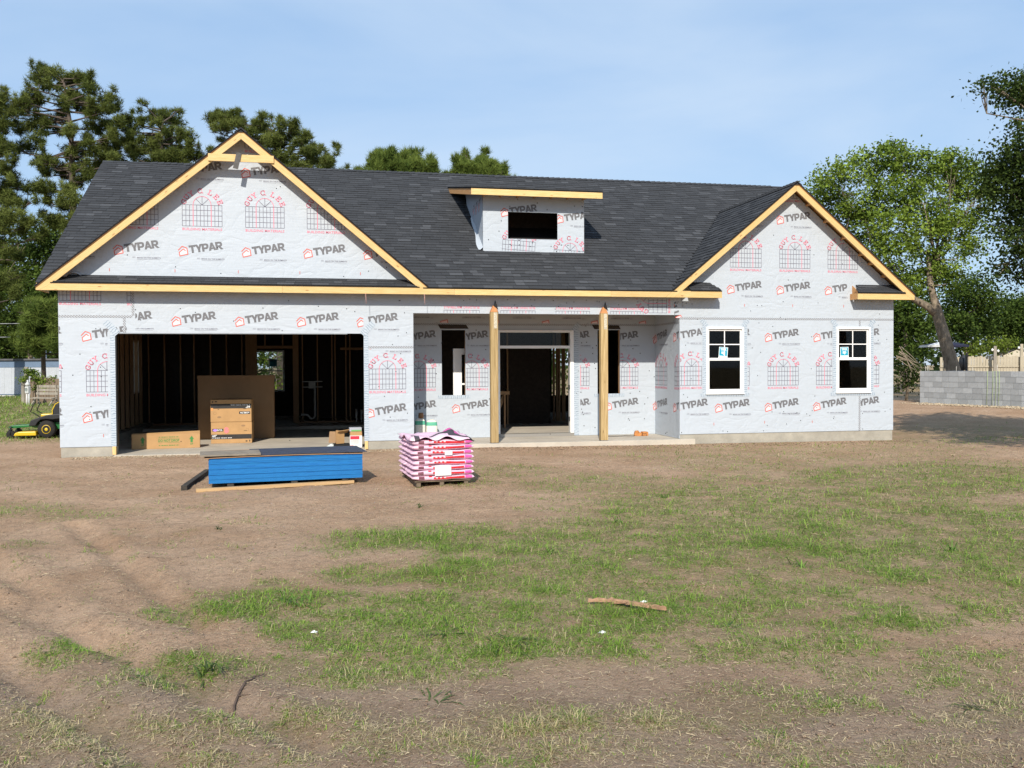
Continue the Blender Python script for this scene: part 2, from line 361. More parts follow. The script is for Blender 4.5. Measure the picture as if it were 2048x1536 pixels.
# density of the grass cover, read off the photograph patch by patch and laid on the ground (cx, cy, rx, ry, weight)
PATCH = [(1500, 1015, 420, 55, 0.8), (1850, 960, 330, 45, 0.85), (1700, 1060, 520, 70, 0.95), (900, 1078, 270, 32, 0.95), (1300, 1090, 420, 60, 0.95), (1850, 1110, 330, 60, 0.9),
         (780, 1150, 160, 28, 0.7), (1050, 1150, 300, 50, 0.85), (1400, 1180, 420, 50, 0.8), (560, 1215, 230, 40, 0.9), (850, 1225, 330, 48, 0.9), (1250, 1230, 380, 45, 0.75), (1700, 1215, 400, 50, 0.65), (1980, 1180, 160, 50, 0.6),
         (650, 1275, 150, 45, 0.8), (980, 1290, 330, 45, 0.7), (1350, 1290, 330, 40, 0.65), (420, 1345, 180, 35, 0.55), (180, 1310, 90, 28, 0.5), (320, 1375, 170, 28, 0.45), (700, 1345, 260, 40, 0.55), (880, 1330, 200, 30, 0.55),
         (120, 1320, 80, 30, 0.4), (330, 1240, 70, 16, 0.45), (150, 1030, 110, 16, 0.45), (60, 1018, 120, 16, 0.45), (60, 1085, 50, 10, 0.35), (260, 1020, 50, 10, 0.3), (1000, 945, 140, 16, 0.6), (1180, 970, 180, 24, 0.6), (1600, 905, 420, 24, 0.4), (1920, 868, 220, 24, 0.55), (1500, 930, 200, 20, 0.45),
         (1300, 1440, 200, 40, 0.28), (1560, 1400, 200, 45, 0.36), (1050, 1440, 160, 40, 0.32), (820, 1480, 240, 35, 0.32), (640, 1440, 140, 35, 0.28), (430, 1460, 200, 40, 0.28), (150, 1450, 200, 45, 0.3), (100, 1510, 200, 30, 0.28), (1850, 1330, 230, 60, 0.42), (2000, 1420, 160, 50, 0.32), (1500, 1500, 260, 25, 0.24), (1900, 1500, 200, 30, 0.28), (1180, 1490, 180, 30, 0.28), (380, 1530, 300, 25, 0.24),
         (440, 1440, 40, 14, 0.4), (560, 1170, 60, 16, 0.4), (680, 1100, 60, 16, 0.45), (880, 955, 60, 8, 0.5), (950, 968, 70, 10, 0.6), (1720, 1140, 340, 40, 0.7), (2030, 1060, 140, 60, 0.8), (1640, 1290, 200, 40, 0.5), (1480, 960, 120, 20, 0.5)]
def cover(px, py):
    v = np.zeros(px.shape)
    for cx, cy, rx, ry, w in PATCH:
        v = np.maximum(v, w*(1-sstep(.55, 1.25, np.hypot((px-cx)/rx, (py-cy)/ry))))
    return v
def mass_proj(x, y, z=0.):
    d = np.stack([x-CP[0], y-CP[1], np.zeros_like(x)+z-CP[2]], -1); zz = np.maximum(d@_F, .05)
    return 1024+FPX*(d@_R)/zz, 768-FPX*(d@_U)/zz, zz
def axis(a, b, step, lo, hi, g=1.22):
    v = list(np.arange(a, b+1e-6, step)); s_ = step; x = b
    while x < hi: s_ *= g; x += s_; v.append(x)
    s_ = step; x = a
    while x > lo: s_ *= g; x -= s_; v.insert(0, x)
    return np.array(v)
gx = axis(-5.5, 20.5, .085, -900, 900); gy = axis(-17.2, .6, .075, -500, 1400)
GX, GY = np.meshgrid(gx, gy, indexing='ij'); GZ = terrain(GX, GY)
fade = sstep(60, 200, np.hypot(GX-5, GY+10)); GZ = GZ*(1-fade)
nx, ny = GX.shape
ii = (np.arange(nx-1)[:, None]*ny+np.arange(ny-1)[None, :]).ravel()
GF = np.stack([ii, ii+ny, ii+ny+1, ii+1], -1)
gpx, gpy, gz_ = mass_proj(GX.ravel(), GY.ravel())
gcov = np.where(gz_ > 1, cover(gpx, gpy), .3)
lawn = sstep(4, 7, GY)*sstep(.2, -1.2, GX)+.8*sstep(14, 20, GY)*sstep(14, 24, GX)+sstep(40, 60, np.hypot(GX-5, GY))
gcov = np.clip(gcov+lawn.ravel(), 0, 1)
damp = np.clip(sstep(1270, 1420, gpy)*(gz_ > 1)*.8+.25*fbm(GX.ravel()*.4, GY.ravel()*.4), 0, 1)
def soil_material():
    m = bpy.data.materials.new('sandy_soil'); m.use_nodes = True
    n, l = m.node_tree.nodes, m.node_tree.links; p = n['Principled BSDF']; p.inputs['Roughness'].default_value = .95; p.inputs['Specular IOR Level'].default_value = .1
    t = n.new('ShaderNodeTexCoord')
    def noise(s, d, r=.6):
        k = n.new('ShaderNodeTexNoise'); k.inputs['Scale'].default_value = s; k.inputs['Detail'].default_value = d; k.inputs['Roughness'].default_value = r; l.new(t.outputs['Object'], k.inputs['Vector']); return k
    def ramp(src, a, b, c0, c1):
        r = n.new('ShaderNodeValToRGB'); e = r.color_ramp.elements; e[0].position = a; e[1].position = b; e[0].color = (*c0, 1); e[1].color = (*c1, 1); l.new(src, r.inputs['Fac']); return r.outputs['Color']
    def mix(f, a, b, typ='MIX'):
        x = n.new('ShaderNodeMixRGB'); x.blend_type = typ
        if isinstance(f, float): x.inputs['Fac'].default_value = f
        else: l.new(f, x.inputs['Fac'])
        for i, q in ((1, a), (2, b)):
            if isinstance(q, tuple): x.inputs[i].default_value = (*q, 1)
            else: l.new(q, x.inputs[i])
        return x.outputs['Color']
    dry = ramp(noise(.8, 8).outputs['Fac'], .32, .68, (.425, .266, .160), (.60, .412, .274))
    wet = ramp(noise(1.3, 8).outputs['Fac'], .32, .68, (.275, .190, .132), (.445, .33, .24))
    a = n.new('ShaderNodeAttribute'); a.attribute_name = 'damp'; c = n.new('ShaderNodeAttribute'); c.attribute_name = 'cover'
    col = mix(a.outputs['Fac'], dry, wet)
    col = mix(ramp(noise(11., 5, .7).outputs['Fac'], .48, .68, (0, 0, 0), (.55, .55, .55)), col, (.235, .155, .105))
    col = mix(ramp(noise(55., 3, .7).outputs['Fac'], .60, .70, (0, 0, 0), (.55, .55, .55)), col, (.60, .49, .36))
    col = mix(ramp(noise(95., 4, .75).outputs['Fac'], .50, .66, (0, 0, 0), (.42, .42, .42)), col, (.19, .125, .082))
    litter = ramp(noise(14., 6).outputs['Fac'], .35, .7, (.095, .115, .035), (.24, .215, .10))
    k = n.new('ShaderNodeMath'); k.operation = 'MULTIPLY'; l.new(c.outputs['Fac'], k.inputs[0]); l.new(ramp(noise(3.2, 6).outputs['Fac'], .35, .6, (.05,)*3, (.75,)*3), k.inputs[1])
    col = mix(k.outputs[0], col, litter)
    l.new(col, p.inputs['Base Color'])
    b1 = noise(34., 8, .7); b2 = n.new('ShaderNodeBump'); b2.inputs['Strength'].default_value = 1.; b2.inputs['Distance'].default_value = .03
    hb = noise(130., 4, .7); hm = n.new('ShaderNodeMath'); hm.operation = 'MULTIPLY_ADD'; hm.inputs[1].default_value = .35; l.new(hb.outputs['Fac'], hm.inputs[0]); l.new(b1.outputs['Fac'], hm.inputs[2])
    l.new(hm.outputs[0], b2.inputs['Height']); l.new(b2.outputs['Normal'], p.inputs['Normal'])
    return m
SOIL = soil_material()
ground = np_mesh('ground', np.stack([GX.ravel(), GY.ravel(), GZ.ravel()], -1), GF, SOIL, smooth=True)
for nm, dat in (('cover', gcov), ('damp', damp)):
    a_ = ground.data.attributes.new(nm, 'FLOAT', 'POINT'); a_.data.foreach_set('value', dat.astype(np.float32))
tag(ground, kind='structure')
# ------------------------------------------------------------------ the house
X1, XP, X3, X4 = 5.911, 6.947, 12.928, 18.307       # right jamb of the garage, porch edge, wing edge, right corner
XO, HO, HP, S = 1.034, 2.451, 2.886, .2
PY = 1.55; ZF = 3.26; O = .31
YR, ZR = 5.474, 6.994; MS = (ZR-3.419)/(YR+O)
GXA, GZA = 3.507, 6.515; RXA, RZA = 15.617, 5.90; GS = .83
XL, XR = -.308, 18.632
YB = YR*2+O-.31
house = thing('house_under_construction', 'single-storey house under construction wrapped in white printed housewrap under a black shingle roof', 'house')
fr = lambda u, z, d: (u, d, z)                       # front plane, d = depth behind it
def main_z(y): return 3.419+MS*(y+O)
def gar_z(x): return GZA-GS*abs(x-GXA)
def win_z(x): return RZA-GS*abs(x-RXA)

# --- foundation, slabs
for q_ in ((.012, XO-.032, .015, .35), (X1+.032, XP-.012, .015, .35), (X3+.012, X4-.012, .015, .35), (.012, .35, .352, YB-.02), (X4-.35, X4-.012, .352, YB-.02), (.352, X4-.352, YB-.35, YB-.02)):
    mb = MB(); mb.box(*q_, -.35, S-.004); mb.build('foundation', CONC, house)
mb = MB(); mb.box(XO-.02, X1+.02, -.16, .35, -.3, .03); mb.box(.352, XP-.02, .352, 6.6, -.3, .031); mb.build('garage_floor', CONC_F, house)
mb = MB(); mb.box(.352, 6.9, 6.603, YB-.353, -.3, .12); mb.box(XP, X4-.353, PY+.02, YB-.353, -.3, .17); mb.build('house_slab', CONC_F, house)
mb = MB(); mb.box(XP+.004, X3+.32, -.13, PY+.018, -.3, .1); mb.build('porch_slab', CONC_F, house, bevel=.008)

# --- walls (wrap skin over sheathing)
DOOR = (9.02, 10.892, .1, 2.602); PW1 = (7.75, 8.30, 1.092, 2.593); PW2 = (11.484, 12.041, 1.088, 2.606)
W1 = (13.562, 14.477, 1.116, 2.62); W2 = (16.807, 17.693, 1.106, 2.633)
fw = MB()
H = [(XO, X1, 0., HO), (XP, X3, 0., HP), W1, W2]
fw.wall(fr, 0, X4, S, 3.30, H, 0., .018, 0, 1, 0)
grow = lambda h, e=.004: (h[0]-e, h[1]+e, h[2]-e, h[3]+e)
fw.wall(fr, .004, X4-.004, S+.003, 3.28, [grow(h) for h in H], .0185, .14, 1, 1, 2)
ZG = 3.30
def gable_poly(x0, x1, xa, za, dz, z0): return [(x0, z0), (x1, z0), (x1, za-GS*(x1-xa)-dz), (xa, za-dz), (x0, za-GS*(xa-x0)-dz)]
fw.prism(fr, gable_poly(0.05, 6.95, GXA, GZA, .10, ZG), 0., .018, 0, 1)
fw.prism(fr, gable_poly(12.95, 18.28, RXA, RZA, .10, ZG), 0., .018, 0, 1)
wall_o = fw.build('front_wall', [WRAP, OSB, STUD], house)
pw = MB()
pw.wall(fr, XP, X3, .105, 3.26, [DOOR, PW1, PW2], PY, PY+.018, 0, 1, 0)
pw.wall(fr, XP, X3, .108, 3.25, [grow(h) for h in (DOOR, PW1, PW2)], PY+.0185, PY+.14, 1, 1, 2)
porch_wall = pw.build('porch_wall', [WRAP, OSB, STUD], house)
sw = MB()
sd = lambda u, z, d: (X3+d, PY-u, z)                 # right cheek of the porch, u runs from the back corner to the front
sw.wall(sd, 0, PY-.02, .105, 3.26, [], 0., .10, 0, 1, 0)
side_wall = sw.build('porch_side_wall', [WRAP, OSB], house)
mb = MB(); mb.wall(lambda u, z, d: (XP-d, u, z), .145, PY+.1, .105, 3.26, [], 0., .1, 0, 1, 0)
mb.wall(lambda u, z, d: (XP-.02-d, u, z), PY+.145, YB-.16, .125, 3.25, [], 0., .09, 1, 1, 1)
mb.build('porch_side_wall', [WRAP, OSB], house)
lw = MB(); LWIN = (6.84, 7.81, 1.05, 2.52)
lw.wall(lambda u, z, d: (d, u, z), .145, YB, S, 3.30, [LWIN], 0., .018, 0, 1, 0)
lw.wall(lambda u, z, d: (d, u, z), .15, YB-.02, S, 3.29, [grow(LWIN)], .0185, .05, 1, 1, 1)
lz = [(0.145, 3.30), (YB, 3.30), (YR, main_z(YR)-.08)]
lw.prism(lambda u, z, d: (d, u, z), lz, 0., .05, 0, 1)
lw.build('left_wall', [WRAP, OSB], house)
rw = MB(); rw.wall(lambda u, z, d: (X4-d, u, z), .145, YB, S, 3.30, [(4, 4.9, 1.1, 2.6)], 0., .05, 0, 1, 0); rw.prism(lambda u, z, d: (X4-d, u, z), lz, 0., .05, 0, 1)
rw.build('right_wall', [WRAP, OSB], house)
BW = (2.95, 3.90, .98, 2.30)
bw = MB(); bw.wall(lambda u, z, d: (u, YB-d, z), .02, X4-.02, S, 3.29, [BW, (float(at(1102, 730, Y=YB)[0]), float(at(1136, 730, Y=YB)[0]), .75, 2.45)], 0., .12, 0, 1, 1)
bw.build('back_wall', [WRAP, OSB], house)

# --- garage interior: partition of studs, plates, headers, plumbing, ceiling
def stud(x, y, z0, z1, w=.038, d=.09, name='stud'):
    b = MB(); b.box(x-w/2, x+w/2, y, y+d, z0, z1); return b.build(name, STUD, house)
YP = 8.2
for x in (.245, .675, 1.108, 1.476, 1.928, 2.37, 2.8, 4.51, 4.94, 5.36, 5.45, 5.767, 5.884, 6.294, 6.7): stud(x, YP, .158, 3.16)
for x0, x1 in ((2.9, 3.22), (4.235, 4.40)):
    b = MB(); b.box(x0, x1, YP-.004, YP+.12, .158, 3.16); b.build('post', STUD, house)
for x in (3.45, 3.95): stud(x, YP, 2.39, 3.16)
mb = MB(); mb.box(.05, 3.24, YP-.002, YP+.092, .12, .157); mb.box(4.232, 6.88, YP-.002, YP+.092, .12, .157); mb.box(.05, 6.88, YP-.002, YP+.092, 3.161, 3.24); mb.build('wall_plate', STUD, house)
mb = MB(); mb.box(3.224, 4.231, YP+.002, YP+.088, 2.30, 2.385); mb.build('door_header', STUD, house)
mb = MB(); mb.box(5.60, 6.88, YP+.02, YP+.06, 2.26, 2.33); mb.build('blocking', STUD, house)
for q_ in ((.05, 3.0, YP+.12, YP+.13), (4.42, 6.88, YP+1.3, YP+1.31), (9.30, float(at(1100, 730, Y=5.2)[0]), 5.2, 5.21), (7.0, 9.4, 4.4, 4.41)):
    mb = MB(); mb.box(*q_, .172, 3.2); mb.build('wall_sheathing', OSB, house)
for y in np.arange(.5, 8.1, .61):
    b = MB(); b.box(.052, .14, float(y), float(y)+.038, .1, 3.2); b.build('stud', STUD, house)
for y in np.arange(.4, 8.1, .61):
    b = MB(); b.box(6.74, 6.83, float(y), float(y)+.038, .1, 3.2); b.build('stud', STUD, house)
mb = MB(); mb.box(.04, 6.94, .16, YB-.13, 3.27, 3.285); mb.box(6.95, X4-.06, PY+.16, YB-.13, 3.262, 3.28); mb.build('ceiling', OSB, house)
PVC = mat('pale_pvc', (.62, .62, .58), .4); PIPE = mat('plumbing_box', (.55, .55, .52), .5)
mb = MB(); mb.tube([(4.86, YP-.02, 1.14), (4.86, YP-.02, .33), (4.82, YP-.02, .25), (4.74, YP-.02, .24), (4.69, YP-.02, .30), (4.64, YP-.02, .35), (4.45, YP-.02, .36)], .03, 8)
mb.build('drain_pipe', PVC, house)
mb = MB(); mb.box(4.68, 4.88, YP-.04, YP+.0, 1.13, 1.31); mb.beam((4.5, YP-.03, 1.33), (5.08, YP-.03, 1.33), .012, .03); mb.beam((4.5, YP-.03, 1.17), (5.08, YP-.03, 1.17), .012, .03)
mb.build('plumbing_box', PIPE, house)
mb = MB(); mb.tube([(6.05, 7.9, .12), (6.05, 7.9, .52)], .03, 8); mb.tube([(6.2, 7.9, .12), (6.2, 7.9, .50)], .03, 8); mb.build('pipe_stub', PVC, house)
mb = MB(); mb.tube([(1.93, 8.15, .12), (1.93, 8.15, .5), (1.95, 8.15, .6)], .03, 8); mb.build('pipe_stub', PVC, house)
# interior of the main rooms: a stud partition with daylight behind it
for px in (1108, 1114.5, 1119, 1126, 1129): stud(float(at(px, 730, Y=6.2)[0]), 6.2, .17, 3.25, w=.05)
for x in (12.4, 12.8, 13.2, 13.6): stud(x, 6.2, .17, 3.25)
for x in (9.6, 10.0): stud(x, 5.0, .17, 3.25)
mb = MB(); mb.beam((9.25, 3.6, .18), (9.62, 3.6, 1.0), .04, .09); mb.beam((9.62, 3.55, .17), (9.62, 3.55, 1.05), .04, .09, (0, 1, 0)); mb.beam((9.1, 3.55, 1.07), (9.75, 3.55, 1.07), .04, .09); mb.build('wall_brace', STUD, house)

# --- roof deck
deck = MB(); ED = .022
def deck_quad(p, n=.02):
    a = np.array(p, float); nn = np.cross(a[1]-a[0], a[2]-a[1]); nn = nn/np.linalg.norm(nn); nn = nn if nn[2] > 0 else -nn
    A = deck.idx(a-nn*.004); B = deck.idx(a-nn*(.004+n)); k = len(a)
    deck.fi(A, 1); deck.fi(B[::-1], 0)
    for i in range(k): j = (i+1) % k; deck.fi([A[i], B[i], B[j], A[j]], 2)
ye = -O-.035
vy = lambda xa, za: ((za-3.419)/MS-O)
yg, yw = vy(GXA, GZA), vy(RXA, RZA)
xg0, xg1 = GXA-(GZA-3.43)/GS, GXA+(GZA-3.43)/GS
xw0, xw1 = RXA-(RZA-3.43)/GS, RXA+(RZA-3.43)/GS
zl = main_z(ye)
deck_quad([(XL, -O+.31, main_z(0)), (XR, -O+.31, main_z(0)), (XR, YR, ZR), (XL, YR, ZR)])
deck_quad([(xg1-.1, ye, zl), (xw0+.1, ye, zl), (xw0+.1, 0, main_z(0)), (xg1-.1, 0, main_z(0))])
deck_quad([(XL, YR, ZR), (XR, YR, ZR), (XR, 2*YR+O, 3.42), (XL, 2*YR+O, 3.42)])
yf = -O-.045
for xa, za, x0, x1, yb in ((GXA, GZA, XL-.02, xg1, yg), (RXA, RZA, xw0, XR+.01, yw)):
    z0_, z1_ = za-GS*(xa-x0), za-GS*(x1-xa)
    ya = max((z0_-3.419)/MS-O, yf+.02); yb1 = max((z1_-3.419)/MS-O, yf+.02)
    deck_quad([(x0, yf, z0_), (xa, yf, za), (xa, yb, za), (x0, ya, z0_)]); deck_quad([(xa, yf, za), (x1, yf, z1_), (x1, yb1, z1_), (xa, yb, za)])
roof = deck.build('roof', [PINE_O, SHED, SHED], house)

# --- shingles
tabs = []                                            # (origin, u, s, n, width, length, lift, tint)
WS = (.17, .205, .25, .30, .345)
def lay(org, u, s_, n, L, fn, exp=.143, start=0.):
    c = 0; q = start
    while q < L-.02:
        for a, b in fn(q+exp*.5):
            if b-a < .05: continue
            x = a-rnd.random()*.28; lastlight = False
            while x < b-.01:
                w = rnd.choice(WS); x0, x1 = max(x, a), min(x+w, b)
                light = rnd.random(); t = (.08+.26*light) if light < .86 else (.32+.45*(light-.86)/.14)
                if x1-x0 > .03: tabs.append((np.asarray(org)+u*x0+s_*q, u, s_, n, x1-x0, min(exp+.05, L-q+.02), .004+(.006 if rnd.random() < .5 else 0.)+.0015*rnd.random(), t, abs((x1-x0)-w) < 1e-6))
                x += w
        q += exp
u_ = np.array([1., 0, 0]); sl = np.array([0, 1., MS]); sl /= np.linalg.norm(sl); nn_ = np.cross(u_, sl)
LM = math.hypot(YR-ye, ZR-zl)
def main_iv(q):
    y, z = ye+sl[1]*q, zl+sl[2]*q
    wg = max(0, (GZA-z)/GS); ww = max(0, (RZA-z)/GS)
    iv = [(XL, GXA-wg), (GXA+wg, RXA-ww if ww > 0 else XR)] if wg > 0 else [(XL, RXA-ww if ww > 0 else XR)]
    if ww > 0 and RXA+ww < XR-.05: iv.append((RXA+ww, XR))
    out = []
    for a, b in iv:
        if 1.27 < y < 4.0 and a < 8.72 and b > 11.06: out += [(a, 8.70), (11.08, b)]
        else: out.append((a, b))
    return out
lay((0, ye, zl), u_, sl, nn_, LM, main_iv)
n_main = len(tabs)
# gable slopes: courses run back from the front edge
for xa, za, x0, x1, yb in ((GXA, GZA, XL-.02, xg1, yg), (RXA, RZA, xw0, XR+.01, yw)):
    for sgn, xe in ((1, x0), (-1, x1)):
        ze = za-GS*abs(xa-xe); L = math.hypot(xa-xe, za-ze); sdir = np.array([xa-xe, 0, za-ze])/L; ud = np.array([0, 1., 0]); n2 = np.cross(sdir, ud)*1.; n2 = n2 if n2[2] > 0 else -n2
        def giv(q, ze=ze, sdir=sdir): return [(yf, max(yf+.06, (ze+sdir[2]*q-3.419)/MS-O))]
        lay((xe, 0, ze), ud, sdir, n2, L, giv)
n_field = len(tabs)
# pent roofs under the gables
def pent_roof(xa, xb, xa2, xb2, zt):
    pent = MB(); a = np.array([0, -O-.035, 3.415]); L = math.hypot(O+.035, zt-3.415); s2 = np.array([0, O+.035, zt-3.415])/L; n2 = np.cross(u_, s2)
    pent.face([(xa, -O-.035, 3.41), (xb, -O-.035, 3.41), (xb2, .0, zt-.005), (xa2, .0, zt-.005)], 0); pent.face([(xa, -O-.035, 3.398), (xa2, 0, zt-.017), (xb2, 0, zt-.017), (xb, -O-.035, 3.398)], 0)
    pent.face([(xa, -O-.035, 3.398), (xb, -O-.035, 3.398), (xb, -O-.035, 3.41), (xa, -O-.035, 3.41)], 0)
    lay(a, u_, s2, n2, L, lambda q: [(xa+(xa2-xa)*q/L, xb+(xb2-xb)*q/L)], exp=.12)
    pent.build('pent_roof', SHED, house)
pent_roof(-.05, 7.05, .25, 6.75, 3.585)
pent_roof(13.05, 13.80, 13.05, 13.62, 3.62); pent_roof(17.15, 18.40, 17.36, 18.30, 3.62)
# the dormer roof is shingled with the rest of its own part below
def tab_mesh(b, o, u, s_, n, w, L, lift, t):
    g = .0035; o = np.asarray(o, float)
    a0, a1 = o+u*g*.5, o+u*(w-g*.5); top = n*(lift+.008); P = [a0, a1, a0+top, a1+top, a1+s_*L+n*.001, a0+s_*L+n*.001]
    I = b.idx(P); b.fi([I[2], I[3], I[4], I[5]], 0, None, t); b.fi([I[0], I[1], I[3], I[2]], 0, None, 0.); b.fi([I[0], I[2], I[5]], 0, None, 0.); b.fi([I[1], I[4], I[3]], 0, None, 0.)
def screen_size(T):
    c = T[0]+T[1]*T[4]/2+T[2]*.07; z = (c-CP)@_F; v = (CP-c)/np.linalg.norm(CP-c)
    return -T[4]/z if T[3]@v > .02 else 1.
order = sorted([i for i, T in enumerate(tabs) if T[8] and screen_size(T) < 0], key=lambda i: (0 if i >= n_field else 1, screen_size(tabs[i])))[:296]
pick = set(order); cache = {}
rest = MB()
for i, T in enumerate(tabs):
    if i in pick:
        k = (round(T[4], 3), round(T[5], 3), round(T[7]*9)/9)
        if k not in cache:
            b = MB(); tab_mesh(b, (0, 0, 0), np.array([1., 0, 0]), np.array([0, 1., 0]), np.array([0, 0, 1.]), T[4], T[5], .007, k[2]); cache[k] = b.mesh('shingle', [SHING])
        o = bpy.data.objects.new('shingle', cache[k]); COL.objects.link(o); o.parent = roof
        u, s_, n, p = T[1], T[2], T[3], T[0]
        o.matrix_basis = Matrix(((u[0], s_[0], n[0], p[0]), (u[1], s_[1], n[1], p[1]), (u[2], s_[2], n[2], p[2]), (0, 0, 0, 1)))
    else: tab_mesh(rest, T[0], T[1], T[2], T[3], T[4], T[5], T[6], T[7])
tag(rest.build('shingle_field', SHING, roof), kind='stuff')
# ridge caps
mb = MB()
def caps_line(p, q, wd, n):
    p, q = np.array(p, float), np.array(q, float); d = (q-p)/n; L = np.linalg.norm(d); dn = d/L; sdv = np.cross(dn, (0, 0, 1.)); sdv /= np.linalg.norm(sdv)
    for i in range(n):
        a = p+d*i; b = a+d*1.12; up0 = np.array([0, 0, .028]); up1 = np.array([0, 0, .012]); dn_ = np.array([0, 0, -wd[1]])
        I = mb.idx([a+sdv*wd[0]+dn_+up0, a+up0, a-sdv*wd[0]+dn_+up0, b+sdv*wd[0]+dn_+up1, b+up1, b-sdv*wd[0]+dn_+up1])
        t = rnd.random()*.3; mb.fi([I[0], I[1], I[4], I[3]], 0, None, t); mb.fi([I[1], I[2], I[5], I[4]], 0, None, t); mb.fi([I[0], I[2], I[1]], 0, None, 0)
caps_line((18.0, YR, ZR), (.85, YR, ZR), (.13, .075), 110); caps_line((GXA, yf, GZA), (GXA, yg-.1, GZA), (.13, .10), 32); caps_line((RXA, yf, RZA), (RXA, yw-.1, RZA), (.13, .10), 26)
tag(mb.build('ridge_cap', SHING, roof), kind='stuff')

# --- fascia, rakes, lookouts
Y0, Y1 = -O-.02, -O+.018
def board(name, poly, uvd=(1, 0), d0=Y0, d1=Y1, m=None, parent=house):
    b = MB(); b.prism(fr, poly, d0, d1, 0, 0, uvd); return b.build(name, m or PINE, parent)
Z1f = 3.402; th = .135/math.cos(math.atan(GS)); tp = .028
gt = lambda x, d=0: GZA-GS*abs(x-GXA)-tp-d
wt = lambda x, d=0: RZA-GS*abs(x-RXA)-tp-d
cs = (math.cos(math.atan(GS)), math.sin(math.atan(GS)))
xlo = GXA-(GZA-tp-th-Z1f)/GS
board('rake_board', [(XL, ZF), (XL, gt(XL)), (GXA-.001, gt(GXA)), (GXA-.001, gt(GXA, th)), (xlo, Z1f), (-.26, ZF)], cs)
xr0, xr1 = GXA+(GZA-tp-Z1f)/GS, GXA+(GZA-tp-th-Z1f)/GS
board('rake_board', [(GXA+.001, gt(GXA)), (xr0, Z1f+.001), (xr1, Z1f+.001), (GXA+.001, gt(GXA, th))], (cs[0], -cs[1]))
board('fascia_board', [(-.256, ZF), (xlo+.004, Z1f), (4.28, Z1f), (4.28, ZF)]); board('fascia_board', [(4.283, ZF), (4.283, Z1f), (7.78, Z1f), (7.78, ZF)])
wl0 = RXA-(RZA-tp-ZF)/GS; wl1 = RXA-(RZA-tp-th-ZF)/GS
board('fascia_board', [(7.783, ZF-.002), (7.783, Z1f-.002), (11.21, Z1f-.002), (11.21, ZF-.002)]); board('fascia_board', [(11.213, ZF-.004), (11.213, Z1f-.002), (wl0+(Z1f-ZF)/GS-.004, Z1f-.002), (wl0-.006, ZF-.004)])
board('rake_board', [(wl0, ZF-.004), (RXA-.001, wt(RXA)), (RXA-.001, wt(RXA, th)), (wl1, ZF-.004)], cs)
xrl = RXA+(RZA-tp-th-Z1f)/GS
board('rake_board', [(RXA+.001, wt(RXA)), (XR, wt(XR)), (XR, ZF), (XR-.05, ZF), (xrl, Z1f), (RXA+.001, wt(RXA, th))], (cs[0], -cs[1]))
board('fascia_board', [(wl1+.004, ZF-.004), (wl1+(Z1f-ZF)/GS+.004, Z1f-.003), (13.80, Z1f-.003), (13.80, ZF-.004)])
board('fascia_board', [(17.165, ZF), (17.165, Z1f-.003), (xrl-.004, Z1f-.003), (XR-.054, ZF)])
# closed ends of the two eave returns and of the left eave
mb = MB(); mb.box(17.165, 17.183, Y1+.001, -.003, ZF+.003, 3.402); mb.prism(lambda u, z, d: (d, u, z), [(-O, 3.404), (-.003, 3.404), (-.003, 3.60)], 17.22, 17.235); mb.build('return_end', PINE_O, house)
mb = MB(); mb.box(13.782, 13.80, Y1+.001, -.003, ZF+.003, 3.40); mb.build('return_end', PINE_O, house)
mb = MB(); mb.box(XL, XL+.02, Y1+.001, .5, ZF+.004, 3.40); mb.build('return_end', PINE, house)
for xa, xb, n in ((-.2, 7.0, 13), (7.2, 12.6, 10), (13.0, 13.75, 2), (17.3, 18.5, 3)):
    for i in range(n):
        x = xa+(xb-xa)*(i+.5)/n; b = MB(); b.box(x-.019, x+.019, Y1+.002, -.002, ZF+.02, ZF+.105); b.build('rafter_tail', PINE_O, house)
# collar tie in the garage peak with its hanging strap
board('collar_tie', [(2.878, 5.850), (2.878, 5.992), (4.136, 5.992), (4.136, 5.850)], d0=Y0-.04, d1=Y0-.002)
mb = MB(); mb.beam((3.47, Y0-.05, 6.02), (3.40, Y0-.075, 5.70), .10, .008, (0, -1, .2)); mb.build('strap', mat('weathered_strap', (.07, .065, .06), .6, .3, 20), house)
def lookouts(xa, za, xs, zt):
    for x in xs:
        s_ = 1 if x < xa else -1; z = za-GS*abs(x-xa)-tp-.012; b = MB()
        dv = np.array([s_*cs[0], 0, cs[1]]); nv = np.array([-s_*cs[1], 0, cs[0]])
        b.obox((x, (Y1-.002)/2, z-.045), (0, (-Y1-.004)/2, 0), nv*.045, dv*.019); b.build('lookout', PINE_O, house)
lookouts(GXA, GZA, [.75, 1.25, 1.75, 2.25, 2.75, 4.3, 4.8, 5.3, 5.8, 6.3, 6.7], 0); lookouts(RXA, RZA, [13.3, 13.8, 14.3, 14.8, 15.2, 16.05, 16.5, 16.95, 17.4, 17.65, 18.0, 18.35], 0)
